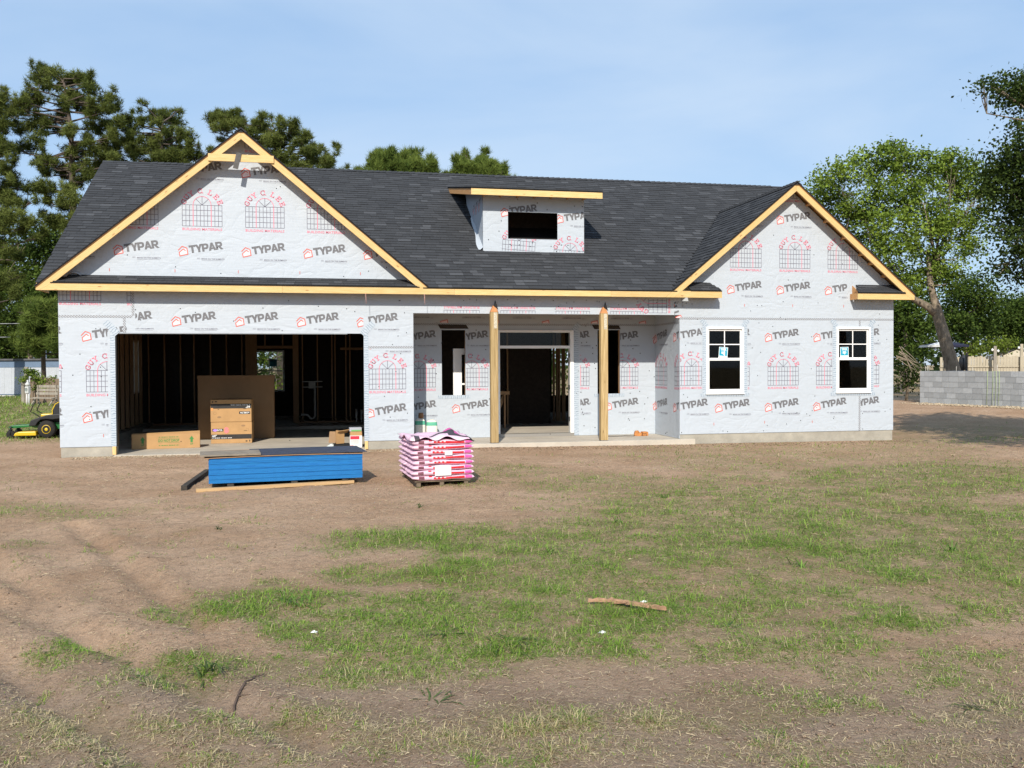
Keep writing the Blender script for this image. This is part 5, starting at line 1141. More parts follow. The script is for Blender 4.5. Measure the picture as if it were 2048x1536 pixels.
# ------------------------------------------------------------------ things inside the garage
def arrow(cx, z0, h): return [(cx-h*.17, z0), (cx+h*.17, z0), (cx+h*.17, z0+h*.5), (cx+h*.36, z0+h*.5), (cx, z0+h), (cx-h*.36, z0+h*.5), (cx-h*.17, z0+h*.5)]
def carton(label, x0, x1, y0, y1, z0, z1, flip, marks):
    w, h = x1-x0, z1-z0; root = thing('shower_carton', label, 'box', ((x0+x1)/2, (y0+y1)/2, z0), 0., 'brown cartons stacked in the garage')
    q = MB(); q.box(-w/2, w/2, -(y1-y0)/2, (y1-y0)/2, 0, h-.003); q.build('carton_body', CARD, root, bevel=.008)
    q = MB(); yy = -(y1-y0)/2-.002
    def put(poly, m_, d=0.):
        c = [((-p[0], h-p[1]) if flip else p) for p in poly]; q.face([(u, yy-d, z) for u, z in c], m_)
    put(rect(-w/2+.006, w/2-.006, .10, .205), 0)
    T_, tw_ = text_tris('60"', .05, .03)
    for t in T_: put([(-w/2+.03+p[0], .148+p[1]) for p in t], 1, .001)
    for k in range(9): put(rect(-w/2+.03+k*.048, -w/2+.03+k*.048+(.040 if k % 3 else .026), .120, .132), 1, .001)      # small print too fine to read
    put(rect(-w/2+.03, -w/2+.27, .275, .335), 2); put([(-w/2+.045, .29), (-w/2+.075, .29), (-w/2+.06, .32)], 1, .001)
    T_, tw_ = text_tris('DELTA', .033, .05)
    for t in T_: put([(-w/2+.085+p[0]*.165/tw_, .289+p[1]) for p in t], 1, .001)
    for k in range(12):
        a0, a1 = k*math.pi/6, (k+1)*math.pi/6; cx_, cz_ = w/2-.10, .31; put(quad_line((cx_+.035*math.cos(a0), cz_+.028*math.sin(a0)), (cx_+.035*math.cos(a1), cz_+.028*math.sin(a1)), .004), 5, .0005*(k % 2))
    put([(w/2-.19+.045*math.cos(k*math.pi/5), .40+.022*math.sin(k*math.pi/5)) for k in range(10)], 5); put(rect(w/2-.14, w/2-.10, .035, .06), 2); put(arrow(w/2-.05, .03, .05), 2)
    if marks:
        put([(-.11+.05*math.cos(k*math.pi/6)*(1+.2*math.sin(3*k)), .30+.075*math.sin(k*math.pi/6)) for k in range(12)], 3, .002); put([(-w/2+.09+.05*math.cos(k*math.pi/5), .302+.028*math.sin(k*math.pi/5)) for k in range(10)], 4, .002)
    else: put(rect(w/2-.06, w/2-.01, .19, .25), 6, .001)
    q.build('carton_print', [INKB, P_WHITE, INKB, mat('pink_spray', (.85, .22, .22), .6), mat('purple_spray', (.45, .25, .75), .6), CARD_D, mat('orange_label', (.66, .30, .10), .6)], root)
    q = MB(); q.box(-.02-w*.3, .01-w*.3, yy-.006, yy-.001, h*.56, h*.575); q.box(w*.3, w*.3+.07, yy-.006, yy-.001, h*.58, h*.592); q.build('hand_hole', INKB, root)
carton('lower brown carton with pink and purple spray marks standing on the garage floor', 2.58, 3.475, 2.28, 2.95, .031, .518, False, True)
carton('upper brown carton stacked upside down with its dark band on top', 2.575, 3.47, 2.27, 2.93, .519, 1.03, True, False)
root = thing('flat_carton', 'huge plain brown carton standing on edge behind the stacked cartons', 'box', (3.03, 3.72, .031))
q = MB(); q.box(-.885, .885, -.16, .16, 0, 1.52); q.build('carton_body', CARD_D, root, bevel=.01); q = MB(); q.box(-.895, .895, -.17, .17, 1.46, 1.535); q.build('carton_lid', CARD_D, root, bevel=.006)
root = thing('long_carton', 'long low carton with green up arrows on the garage floor by the left jamb', 'box', (1.10, 1.15, .031), .11)
q = MB(); q.box(0, 1.37, 0, .42, 0, .315); q.build('carton_body', CARD, root, bevel=.006)
q = MB()
T_, tw_ = text_tris('DO NOT DROP', .055, .04)
for t in T_: q.face([(.53+p[0]*.42/tw_, -.002, .145+p[1]) for p in t])
for zz in (.24, .062):
    for k in range(8): q.face([(x, -.002, z) for x, z in rect(.54+k*.05, .54+k*.05+(.042 if k % 3 else .028), zz, zz+.014)])
q.face([(x, -.002, z) for x, z in rect(.53, .96, .125, .129)]); q.face([(x, -.002, z) for x, z in rect(.53, .96, .215, .219)])
for cx_ in (.22, 1.20):
    q.face([(x, -.002, z) for x, z in arrow(cx_, .12, .14)])
    T_, tw_ = text_tris('UP', .035, .03)
    for t in T_: q.face([(cx_-tw_/2+p[0], -.002, .07+p[1]) for p in t])
tag(q.build('carton_print', GREEN_INK, root), kind='stuff')
for a, c, yy, rz in ((0, 1.37, .0, .25),):
    q = MB(); q.face([(0, 0, .315), (1.37, 0, .315), (1.37, -.01, .37), (0, .03, .33)]); q.build('open_flap', CARD, root)
# clutter beside the right jamb
g0 = at(706, 893, Z=.031); RC = mat('red_carton', (.55, .03, .06), .6); WC = mat('white_carton', (.74, .74, .72), .6)
root = thing('tile_carton', 'small white and red carton standing against the right garage jamb', 'box', (5.62, .45, .031), -.03)
q = MB(); q.box(0, .26, 0, .26, 0, .255); q.build('carton_body', WC, root, bevel=.004); q = MB()
for a in (rect(.01, .20, .175, .245), rect(.01, .075, .005, .045)): q.face([(x, -.002, z) for x, z in a], 0)
for z in (.15, .125, .10, .075): q.face([(x, -.002, zz) for x, zz in rect(.02, .19, z, z+.006)], 1)
tag(q.build('carton_print', [RC, P_LINE], root), kind='stuff')
root = thing('small_carton', 'brown carton with a grey and green case on the red carton', 'box', (5.63, .46, .287), .03); q = MB(); q.box(0, .25, 0, .22, 0, .085); q.build('carton_body', CARD, root, bevel=.006); q = MB(); q.box(-.015, .245, .0, .2, .0855, .17); q.build('plastic_case', mat('grey_case', (.40, .41, .46), .5), root, bevel=.01); q = MB(); q.box(.02, .23, -.006, .0, .09, .118); q.build('green_strip', mat('green_strip', (.15, .42, .12), .5), root)
root = thing('torn_carton', 'torn open cardboard box lying in the garage beside the red carton', 'box', (5.40, .62, .12), .35); q = MB()
q.beam((0, 0, 0), (.04, .03, .26), .20, .012, (0, 1, 0)); q.obox((.02, .02, .12), (.10, .02, 0), (0, 0, .13), (.01, .06, 0)); q.build('carton_body', CARD, root)
q = MB(); q.obox((.07, -.04, .24), (.13, .02, .01), (0, .06, -.035), (0, .003, .005)); q.build('open_flap', CARD, root); q = MB(); q.obox((-.13, .05, .13), (.02, .02, .12), (.06, -.05, 0), (.002, .002, 0)); q.build('open_flap', CARD_D, root)
q = MB(); q.box(0, .34, 0, .22, 0, .03); q.box(0, .34, 0, .02, .031, .075); q.box(0, .34, .2, .22, .031, .085); q.box(0, .02, .021, .199, .031, .08); q.box(.32, .34, .021, .199, .031, .08); tag(q.build('plastic_tray', BLACK, None, loc=(5.28, .42, .0315), rz=.05), 'flat black plastic tray on the garage floor under the torn box', 'tray')
q = MB(); I = q.idx([(0, 0, 0), (.24, -.03, .0), (.27, .1, .06), (.2, .16, .015), (.02, .12, .003), (.17, .05, .09)])
for f_ in ((0, 1, 5), (1, 2, 5), (2, 3, 5), (3, 4, 5), (4, 0, 5)): q.fi([I[k] for k in f_])
tag(q.build('plastic_sheet', mat('pale_film', (.55, .60, .58), .35), None, loc=(5.06, .42, .0315)), 'crumpled pale plastic film left of the black tray', 'film')

# ------------------------------------------------------------------ porch things
MB_G = mat('bag_green', (.10, .40, .27), .6); BAGW = mat('white_paper_bag', (.74, .71, .63), .7, .08, 8, .3, 14)
def sack(x, y, w, h, lab, rz):
    root = thing('mortar_sack', lab, 'bag', (x, y, .1), rz, 'white sacks on the porch'); q = MB(); prof = [(0, .96), (.08, 1.02), (.35, 1.), (.7, .97), (.88, .90), (.96, .62), (1., .2)]; rings = []
    for t, k in prof: rings.append(q.idx([(w/2*k*math.copysign(abs(math.cos(a))**.5, math.cos(a)), .09*k*math.copysign(abs(math.sin(a))**.6, math.sin(a)), h*t) for a in np.linspace(0, 2*math.pi, 17)[:-1]]))
    for r0, r1 in zip(rings, rings[1:]):
        for k in range(16): q.fi([r0[k], r0[(k+1) % 16], r1[(k+1) % 16], r1[k]], 1 if r0 is rings[3] else 0, None, 0., True)
    q.fi(rings[-1]); q.fi(rings[0][::-1]); q.build('sack_body', [BAGW, MB_G], root)
s0 = at(838, 868, Z=.1); 
sack(7.20, 1.15, .24, .50, 'white paper sack with a green band beside the porch corner', .05); sack(7.47, 1.22, .26, .46, 'white paper sack with a green band and dark printed side next to its twin', -.1)
q = MB(); q.lathe([(.055, 0), (.06, .03), (.055, .10), (.05, .12)], n=12); tag(q.build('brown_tub', mat('brown_tub', (.23, .12, .06), .6), None, loc=(7.22, 1.15, .598)), 'small brown tub standing on the white sacks', 'tub')
OR = mat('orange_wood', (.50, .21, .07), .8, .35, 14, .3, 30)
q = MB(); q.box(0, .13, 0, .12, 0, .10); q.box(.131, .155, .01, .11, .0, .085); tag(q.build('timber_offcut', OR, None, loc=(12.42, 1.0, .1005), rz=.2, bevel=.01), 'square orange timber off-cut on the porch slab near the wing wall', 'timber')
q = MB(); q.box(0, .17, 0, .10, 0, .075); q.prism(lambda u, z, d: (u, d, z), [(0, .076), (.13, .076), (.09, .13), (.02, .12)], .01, .09); tag(q.build('timber_offcut', OR, None, loc=(12.22, 1.02, .1005), rz=-.15, bevel=.008), 'notched orange timber off-cut beside the square one', 'timber')
q = MB(); q.tube([(12.36, .9, .11), (12.36, .9, .16), (12.46, .88, .16), (12.46, .88, .11)], .006, 5); tag(q.build('wire_loop', BLACK, None), 'bent black wire before the orange off-cuts', 'wire')
q = MB(); q.tube([(11.5, 1.12, .108), (11.8, 1.05, .108), (12.0, 1.08, .108), (12.2, 1.0, .108), (12.3, 1.2, .108)], .008, 5); tag(q.build('power_cord', BLACK, None), 'thin dark cord lying on the porch slab', 'cord')
# door leaf leaning inside the porch opening
root = thing('door_leaf', 'white door leaf with a glass lite standing inside the left porch opening', 'door', (8.06, 1.86, .172)); q = MB()
for a in ((0, .20, 0, 2.0), (.36, .9, 0, 2.0), (.201, .359, 0, .62), (.201, .359, 1.86, 2.0), (.201, .359, 1.15, 1.19)): q.box(a[0], a[1], 0, .04, a[2], a[3])
q.build('door_panel', VINYL, root); q = MB(); q.box(.2, .36, .018, .022, .62, 1.86); q.build('pane', GLASS, root)

# ------------------------------------------------------------------ litter on the lot
BRK = mat('bark_piece', (.34, .20, .12), .95, .35, 16, .5, 40)
q = MB(); a0, a1 = at(1178, 1203, Z=.02), at(1335, 1219, Z=.02); I = []; dv = a1-a0; sv = np.array([-dv[1], dv[0], 0]); sv /= np.linalg.norm(sv); r_ = np.random.default_rng(8); NB = 22
for i in range(NB+1):
    t = i/NB; c = a0+dv*t+sv*(.03*math.sin(5*t)+.004*r_.normal())+[0, 0, .010*math.sin(3*t)]; w = .030*(1-.8*abs(2*t-.9)**2)*(.65+.6*r_.random())+.004; hh_ = .016+.012*r_.random()
    I.append(q.idx([c-sv*w*(.8+.5*r_.random()), c-sv*w*.5+[0, 0, hh_], c+[0, 0, hh_+.008*r_.random()], c+sv*w*.5+[0, 0, hh_*.8], c+sv*w*(.8+.5*r_.random())]))
for r0, r1 in zip(I, I[1:]):
    for k in range(4): q.fi([r0[k], r0[k+1], r1[k+1], r1[k]], 0, None, 0., False)
for k in range(5): s0 = a0+dv*r_.uniform(.05, .95)+[0, 0, .02]; q.tube([s0, s0+dv*r_.uniform(.08, .2)*r_.choice([-1, 1])+sv*r_.normal()*.04], [.006, .002], 4)
tag(q.build('bark_piece', BRK, None), 'long torn strip of reddish bark lying in the grass', 'bark')
def twig(pts, r0, lab, m_): 
    q = MB(); P_ = [np.array(at(x, y, Z=0)) for x, y in pts]; P_ = [p+[0, 0, float(terrain(p[:1], p[1:2])[0])+r0*.8] for p in P_]; rr_ = np.random.default_rng(int(pts[0][0])); Q_ = [P_[0]]
    for a, c in zip(P_, P_[1:]): Q_ += [a*.5+c*.5+rr_.normal(size=3)*r0*[.8, .8, .2], c+rr_.normal(size=3)*r0*[.4, .4, .1]]
    q.tube(Q_, [r0*.62*(1-.6*i/(len(Q_)-1))*(.7+.7*rr_.random()) for i in range(len(Q_))], 5, squash=.6)
    if r0 > .01 and len(pts) > 3: q.tube([Q_[2], Q_[2]+rr_.normal(size=3)*[.03, .03, .0]+[.05, -.03, .01]], [r0*.4, .002], 4); q.tube([Q_[-4], Q_[-4]+[-.06, .02, .012]], [r0*.35, .002], 4); tag(q.build('stick', m_, None), lab, 'stick', 'sticks lying on the lot')
twig([(468, 1420), (474, 1400), (490, 1384), (508, 1366), (527, 1358)], .016, 'dark broken stick lying slantwise on the bare ground', mat('rotten_wood', (.10, .07, .055), .95, .3, 20)); DW = mat('dry_twig', (.50, .38, .22), .95)
twig([(176, 1428), (200, 1412), (238, 1408)], .006, 'pale forked twig near the weed-edged ruts', DW); twig([(1430, 1200), (1438, 1215), (1446, 1240)], .004, 'thin pale twig crossing the bark strip', DW); twig([(178, 1205), (184, 1195)], .008, 'tiny dark stub on the bare dirt', BRK); twig([(1325, 905), (1337, 909)], .012, 'small dark clod-like stub near the porch', BRK); twig([(235, 987), (300, 984), (330, 985)], .006, 'thin pale green strip of plastic on the dirt before the garage', mat('pale_green_plastic', (.45, .52, .42), .6))
for i, (px, py, lab) in enumerate(((1288, 1203, 'white crumpled scrap in the grass beside the bark strip'), (1205, 1262, 'white crumpled scrap in the middle of the lot'), (628, 1270, 'white scrap near the tall weed'))):
    c = at(px, py, Z=0); q = MB(); r_ = np.random.default_rng(i); I = q.idx([(.03*math.cos(k)*(.7+.5*r_.random()), .02*math.sin(k)*(.7+.5*r_.random()), .004) for k in np.linspace(0, 5.3, 7)]+[(0, 0, .018)])
    for k in range(7): q.fi([I[k], I[(k+1) % 7], I[7]])
    tag(q.build('litter_scrap', PAPER, None, loc=(c[0], c[1], float(terrain(c[:1], c[1:2])[0]))), lab, 'litter', 'white scraps on the lot')
# ------------------------------------------------------------------ left side: mower, mobile home, fence
JG = mat('green_paint', (.012, .13, .03), .35, spec=.5); JY = mat('yellow_paint', (.62, .42, .015), .35, spec=.5); RUB = mat('tyre_rubber', (.022, .021, .02), .85, .2, 30); DKP = mat('dark_plastic', (.022, .023, .025), .5)
mz = float(terrain(np.array([-1.73]), np.array([5.6]))[0])
mow = thing('riding_mower', 'green and yellow zero-turn riding mower parked beside the house', 'mower', (-1.69, 5.72, mz)); mow.scale = (.80, .85, .86)
def wheel(x, y, r, w, rimr):
    q = MB(); q.lathe([(rimr, -w/2), (r*.86, -w/2), (r*.97, -w*.36), (r, -w*.15), (r, w*.15), (r*.97, w*.36), (r*.86, w/2), (rimr, w/2)], (x, y, r), 'y', 28); o = q.build('wheel', RUB, mow)
    q = MB(); q.lathe([(rimr*.05, -w/2-.004), (rimr*.3, -w/2-.004), (rimr*.55, -w/2+.012), (rimr*.8, -w/2+.008), (rimr*1.02, -w/2-.008), (rimr*.98, w/2)], (x, y, r), 'y', 24); q.build('rim', JY if r > .15 else DKP, o)
wheel(0, -.34, .262, .22, .125); wheel(0, .46, .262, .22, .125); wheel(-1.06, -.30, .125, .09, .05); wheel(-1.06, .42, .125, .09, .05)
q = MB(); q.prism(lambda u, z, d: (u, d, z), [(-1.16, .30), (-1.10, .37), (-.45, .40), (-.35, .44), (.55, .46), (.62, .30), (.2, .24), (-.4, .30), (-.5, .33), (-1.05, .29)], -.22, .34); q.build('frame', JG, mow, bevel=.012)
for y in (-.30, .42):
    q = MB(); q.tube([(-1.06, y, .26), (-1.06, y, .36)], .03, 8); q.tube([(-1.06, y-.06, .12), (-1.06, y-.06, .25)], .014, 6); q.tube([(-1.06, y+.06, .12), (-1.06, y+.06, .25)], .014, 6); q.box(-1.1, -1.02, y-.08, y+.08, .245, .27); q.build('caster_fork', DKP, mow)
q = MB(); q.prism(lambda u, z, d: (u, d, z), [(-.92, .09), (-.88, .17), (-.78, .205), (-.28, .21), (-.27, .09)], -.52, .62); q.build('mower_deck', JY, mow, bevel=.02)
q = MB(); q.prism(lambda u, z, d: (u, d, z), [(-.50, .36), (-.44, .53), (-.30, .58), (.02, .68), (.55, .72), (.62, .56), (.35, .565), (.20, .545), (.0, .56), (-.15, .545), (-.24, .47), (-.30, .37)], -.47, -.20); q.prism(lambda u, z, d: (u, d, z), [(-.50, .36), (-.44, .53), (-.30, .58), (.02, .68), (.55, .72), (.62, .56), (.35, .565), (.20, .545), (.0, .56), (-.15, .545), (-.24, .47), (-.30, .37)], .32, .59); q.box(-.30, .6, -.198, .318, .46, .60); q.build('fender', DKP, mow, bevel=.02)
q = MB(); q.box(-.24, .12, -.16, .28, .605, .70); q.build('seat', JY, mow, bevel=.03)
q = MB(); q.prism(lambda u, z, d: (u, d, z), [(.13, .62), (.10, .80), (.20, .98), (.30, 1.03), (.46, 1.02), (.50, .64)], -.17, .29); q.build('seat_back', DKP, mow, bevel=.04); q = MB(); q.prism(lambda u, z, d: (u, d, z), [(.095, .66), (.085, .80), (.18, .985), (.28, 1.045), (.30, 1.03), (.20, .975), (.11, .80), (.12, .66)], -.16, .28); q.build('seat_trim', JY, mow)
for y in (-.25, .37):
    q = MB(); q.tube([(-.16, y, .56), (-.30, y, .66), (-.42, y, .74), (-.50, y, .77), (-.44, y+(.0 if y > 0 else .02), .93), (-.37, y, 1.04)], .016, 7); q.build('control_lever', BLACK, mow)
q = MB(); q.box(.45, .85, -.1, .22, .3, .62); q.build('engine', DKP, mow, bevel=.03)
for x in (.56, .32):
    q = MB(); q.tube([(x, .25, 1.0), (x-.03, .25, 1.18)], .02, 6); q.build('roll_bar', BLACK, mow)

SID = mat('pale_siding', (.44, .47, .51), .6, .06, 3); SIDB = mat('slate_band', (.14, .20, .29), .6, .1, 3); RFD = mat('dark_metal_roof', (.10, .10, .105), .6, .2, 4)
c0, c1 = at(-140, 760, D=48), at(118, 760, D=47.6); L_ = float(np.hypot(*(c1-c0)[:2]))+3; a_ = math.atan2(c1[1]-c0[1], c1[0]-c0[0])
gz0 = -.05
mob = thing('mobile_home', 'pale single-wide mobile home with slate blue trim beyond the garden fence', 'house', (c0[0], c0[1], gz0), a_)
q = MB(); q.box(0, L_, 0, 3.6, .45, 2.22); q.build('wall', SID, mob); q = MB(); q.box(-.01, L_+.01, -.015, -.001, 1.86, 2.215); q.build('trim_band', SIDB, mob); q = MB(); q.box(-.1, L_+.1, -.12, 3.72, 2.225, 2.31); q.build('roof', RFD, mob); q = MB(); q.box(0, L_, .02, .06, -.1, .43); q.build('skirting', mat('white_skirting', (.62, .63, .62), .7), mob)
for x in np.arange(.4, L_, .4):
    q = MB(); q.box(float(x), float(x)+.02, -.008, -.0005, .46, 1.855); q.build('siding_rib', SID, mob)
q = MB(); q.box(-.05, L_+.05, -.025, -.001, .44, .475); q.build('floor_trim', SIDB, mob); q = MB(); q.box(2.9, 3.15, -.03, .0, .05, .36); q.build('vent', BLACK, mob)
fp = at(70, 716, D=47.4); fl = thing('flag_pole', 'white flag pole with a limp red and white flag behind the mobile home roof', 'flag', (fp[0], fp[1]+2, gz0)); q = MB(); q.tube([(0, 0, 0), (0, 0, 3.42)], .028, 8); q.build('pole', mat('white_pole', (.7, .7, .7), .4), fl)
q = MB(); zz = 3.1; FR, FWh, FB = mat('flag_red', (.42, .05, .06), .8), mat('flag_white', (.62, .58, .58), .8), mat('flag_blue', (.04, .05, .14), .8)
for i in range(6):
    for j in range(8):
        def fpnt(i, j): t, s_ = i/6, j/8; return (-.03-.36*t*(.35+.65*s_), .04*math.sin(6*t+3*s_), 3.12-.86*s_-.28*t)
        q.fi(q.idx([fpnt(i, j), fpnt(i+1, j), fpnt(i+1, j+1), fpnt(i, j+1)]), 2 if (i < 3 and j < 3) else (i+j) % 2, None, 0., True)
q.build('cloth', [FR, FWh, FB], fl)
# garden fence with a vine
PICK = mat('weathered_picket', (.20, .15, .105), .9, .35, 7, .3, 30, stretch=(1, 1, .2)); GREYW = mat('grey_wood', (.29, .26, .215), .9, .25, 9, .3, 30, stretch=(1, 1, .2))
f0, f1 = at(58, 760, D=38), at(126, 760, D=37.4); fv = f1-f0; fl_ = float(np.hypot(fv[0], fv[1])); fa = math.atan2(fv[1], fv[0]); fz = zground(f0)
fen = thing('garden_fence', 'weathered brown picket fence overgrown with vine beside the meter post', 'fence', (f0[0], f0[1], fz), fa)
for i in range(13):
    q = MB(); h = 1.05+rnd.uniform(-.04, .04); q.box(.05+i*.145, .05+i*.145+.128, 0, .02, .0, h); q.build('picket', PICK, fen)
for z in (.3, .82):
    q = MB(); q.box(0, 1.95, .022, .06, z, z+.08); q.build('rail', PICK, fen)
pg = at(53, 760, D=38.2); q = MB(); q.box(-.07, .07, -.07, .07, -.2, 1.52); tag(q.build('fence_post', GREYW, None, loc=(pg[0], pg[1], fz)), 'tall grey wooden post standing at the end of the garden fence', 'post'); q = MB(); q.box(-.05, .05, -.05, .05, -.2, 1.0); tag(q.build('fence_post', GREYW, None, loc=(pg[0]-.13, pg[1]-.05, fz)), 'short grey wooden post beside the taller fence post', 'post')
r_ = np.random.default_rng(91); lob = [(at(px, py, D=37.8), rp/FPX*38) for px, py, rp in ((66, 750, 9), (60, 744, 8), (75, 758, 8), (84, 768, 7), (95, 762, 7), (106, 760, 8), (46, 758, 6), (70, 776, 5), (90, 778, 5), (112, 764, 6))]
vb = at(66, 800, D=37.7); broadleaf('climbing_vine', 'green vine climbing over the garden fence and its post', lob, [(vb[0], vb[1], fz-.05), at(66, 750, D=37.8)], [.03, .02], at(66, 752, D=37.8), OAKL, .09, 520, 14, 91, crad=.08, cat='vine')
mp_ = at(56, 815, D=36.6); mz_ = zground(mp_); mt = thing('meter_post', 'electric meter box on two white posts before the garden fence', 'meter', (mp_[0], mp_[1], mz_), fa)
for x in (-.05, .06):
    q = MB(); q.tube([(x, 0, -.1), (x, 0, .50)], .022, 7); q.build('post', mat('white_pole', (.7, .7, .7), .4), mt)
q = MB(); q.box(-.09, .09, -.06, .06, .47, .74); q.build('meter_box', mat('grey_box', (.52, .53, .52), .5), mt, bevel=.01); q = MB(); q.lathe([(.055, 0), (.055, -.05), (.04, -.07)], (0, -.06, .62), 'y', 14); q.build('meter_dial', GLASS, mt); q = MB(); q.lathe([(.05, .74), (.10, .80), (.10, .84), (.03, .92), (.03, 1.0)], n=12); q.build('conduit_cap', mat('grey_box', (.5, .5, .5), .5), mt)
wp = at(70, 813, D=36.2); wz = zground(wp); wd = thing('slatted_bench', 'weathered slatted bench standing in the grass before the garden fence', 'bench', (wp[0], wp[1], wz), fa)
for i, (y, z) in enumerate(((-.1, .30), (-.25, .28), (.06, .42), (.09, .56), (.12, .70))):
    q = MB(); q.box(0, 1.1, y, y+.10, z, z+.025) if i < 2 else q.box(0, 1.1, y, y+.025, z, z+.10); q.build('slat', GREYW, wd)
for x in (.06, .98):
    q = MB(); q.beam((x, -.25, 0), (x, .0, .28), .05, .05, (0, 1, 0)); q.beam((x, .12, -.02), (x, .10, .8), .05, .05, (0, 1, 0)); q.build('leg', GREYW, wd)
for i, z in enumerate((645, 672)):
    q = MB(); P_ = [at(-200+60*k, z+2+.0004*(60*k-260)**2*(.25), D=50) for k in range(8)]; q.tube(P_, .018, 5); tag(q.build('overhead_wire', mat('wire_grey', (.35, .36, .36), .5), None), ('upper overhead wire crossing before the dark trees', 'lower overhead wire crossing before the dark trees')[i], 'wire')
q = MB()
for i in range(9):
    s0 = at(-20+rnd.random()*60, 803+rnd.random()*9, D=42); e0 = s0+np.array([rnd.uniform(.5, 1.8), rnd.uniform(-.4, .4), rnd.uniform(-.02, .25)]); q.tube([s0, e0], .025, 5)
tag(q.build('brush_pile', DEAD, None), 'pile of dead branches along the mobile home skirting', 'brush', kind='stuff')

# ------------------------------------------------------------------ right side: block wall, fence, shed, yard things
BLK = mat('concrete_block', (.40, .415, .42), .9, .08, 7, .3, 60, tint=.22); MOR = mat('mortar', (.27, .275, .275), .95, .15, 20)
w0, w1 = at(1840, 760, D=35), at(2048, 760, D=31); wv = (w1-w0)[:2]; wa = math.atan2(wv[1], wv[0]); wzb = .28
bw_ = thing('block_wall', 'low unfinished foundation wall of grey concrete blocks beyond the bare lot', 'wall', (w0[0], w0[1], wzb), wa)
bm = {}
def blk(w, t):
    k = (round(w, 3), t)
    if k not in bm: q = MB(); q.box(0, w-.011, 0, .19, .0, .193, 0, t); bm[k] = q.mesh('block', [BLK])
    return bm[k]
for row in range(6):
    x = 0.; first = .406 if row % 2 == 0 else .203; i = 0
    while x < 7.6:
        w = first if i == 0 else (.406 if rnd.random() < .62 else .305); o = bpy.data.objects.new('block', blk(w, rnd.choice((.2, .4, .5, .6, .8)))); COL.objects.link(o); o.parent = bw_; o.location = (x, rnd.uniform(-.003, .003), .005+row*.203); x += w; i += 1
    for k in range(6):
        o = bpy.data.objects.new('block', blk(.406, rnd.choice((.3, .5, .7)))); COL.objects.link(o); o.parent = bw_; o.rotation_euler.z = math.pi/2; o.location = (.19, .205+k*.406+(row % 2)*.1, .005+row*.203)
q = MB(); q.box(.01, 7.6, .008, .182, -.3, 1.205); q.build('mortar_bed', MOR, bw_)
q = MB(); q.box(4.95, 7.6, -.02, .22, 1.222, 1.245); q.build('cap_board', mat('white_board', (.75, .75, .73), .6), bw_)
def wloc(x, y, z): c_, s_ = math.cos(wa), math.sin(wa); return (w0[0]+x*c_-y*s_, w0[1]+x*s_+y*c_, wzb+z)
for i, x in enumerate((2.95, 3.17, 3.3, 3.42)):
    q = MB(); q.tube([wloc(x, -.01, 1.24), wloc(x+.01, -.02, .7), wloc(x-.01, -.03, .02)], .006, 5); tag(q.build('mason_string', mat('pale_green_string', (.50, .62, .30), .7), None), 'pale green string hanging down the face of the block wall', 'string', 'strings on the block wall')
for i, (x, h) in enumerate(((.16, .20), (.24, .22), (.31, .18), (1.55, .18), (2.25, .15), (3.25, .24))):
    q = MB(); q.tube([wloc(x, .1, 1.1), wloc(x+.01, .1, 1.21+h)], .008, 6); tag(q.build('rebar_rod', mat('pale_rod', (.52, .50, .45), .5), None), ('one of three thin pale rods clustered at the free end of the block wall' if i < 3 else 'single thin pale rod standing on the block wall by the oak trunk' if i == 3 else 'single short rod on the block wall before the smoker grill' if i == 4 else 'single tall rod on the block wall above the hanging strings'), 'rod', 'rods in the block wall')
# soil heap inside the wall
r_ = np.random.default_rng(95); q = MB(); n1, n2 = 40, 22; ids = []
for i in range(n1+1):
    row = []
    for j in range(n2+1):
        u, v = i/n1, j/n2; h = .20+1.32*(math.sin(math.pi*min(1, max(0, v)))**.6)*(math.sin(math.pi*u)**.35)*(.86+.22*float(fbm(np.array([u*5.]), np.array([v*4.]))[0])); p = wloc(2.2+5.4*u, .5+4.5*v, 0); row.append(q.idx([(p[0], p[1], h+.06*r_.random())])[0])
    ids.append(row)
for i in range(n1):
    for j in range(n2): q.fi([ids[i][j], ids[i+1][j], ids[i+1][j+1], ids[i][j+1]], 0, None, 0., True)
tag(q.build('soil_heap', mat('red_soil', (.30, .155, .085), .95, .3, 4, .7, 30), None), 'heap of reddish fill soil behind the block wall', 'soil')
crumbs_pending = [('wall_gravel', 2600, lambda r, n: np.array([wloc(a, -.03-.8*c**2, 0)[:2] for a, c in zip(r.uniform(-.1, 7.5, n), r.random(n))]), 'pale gravel and soil crumbs along the foot of the block wall', .045)]
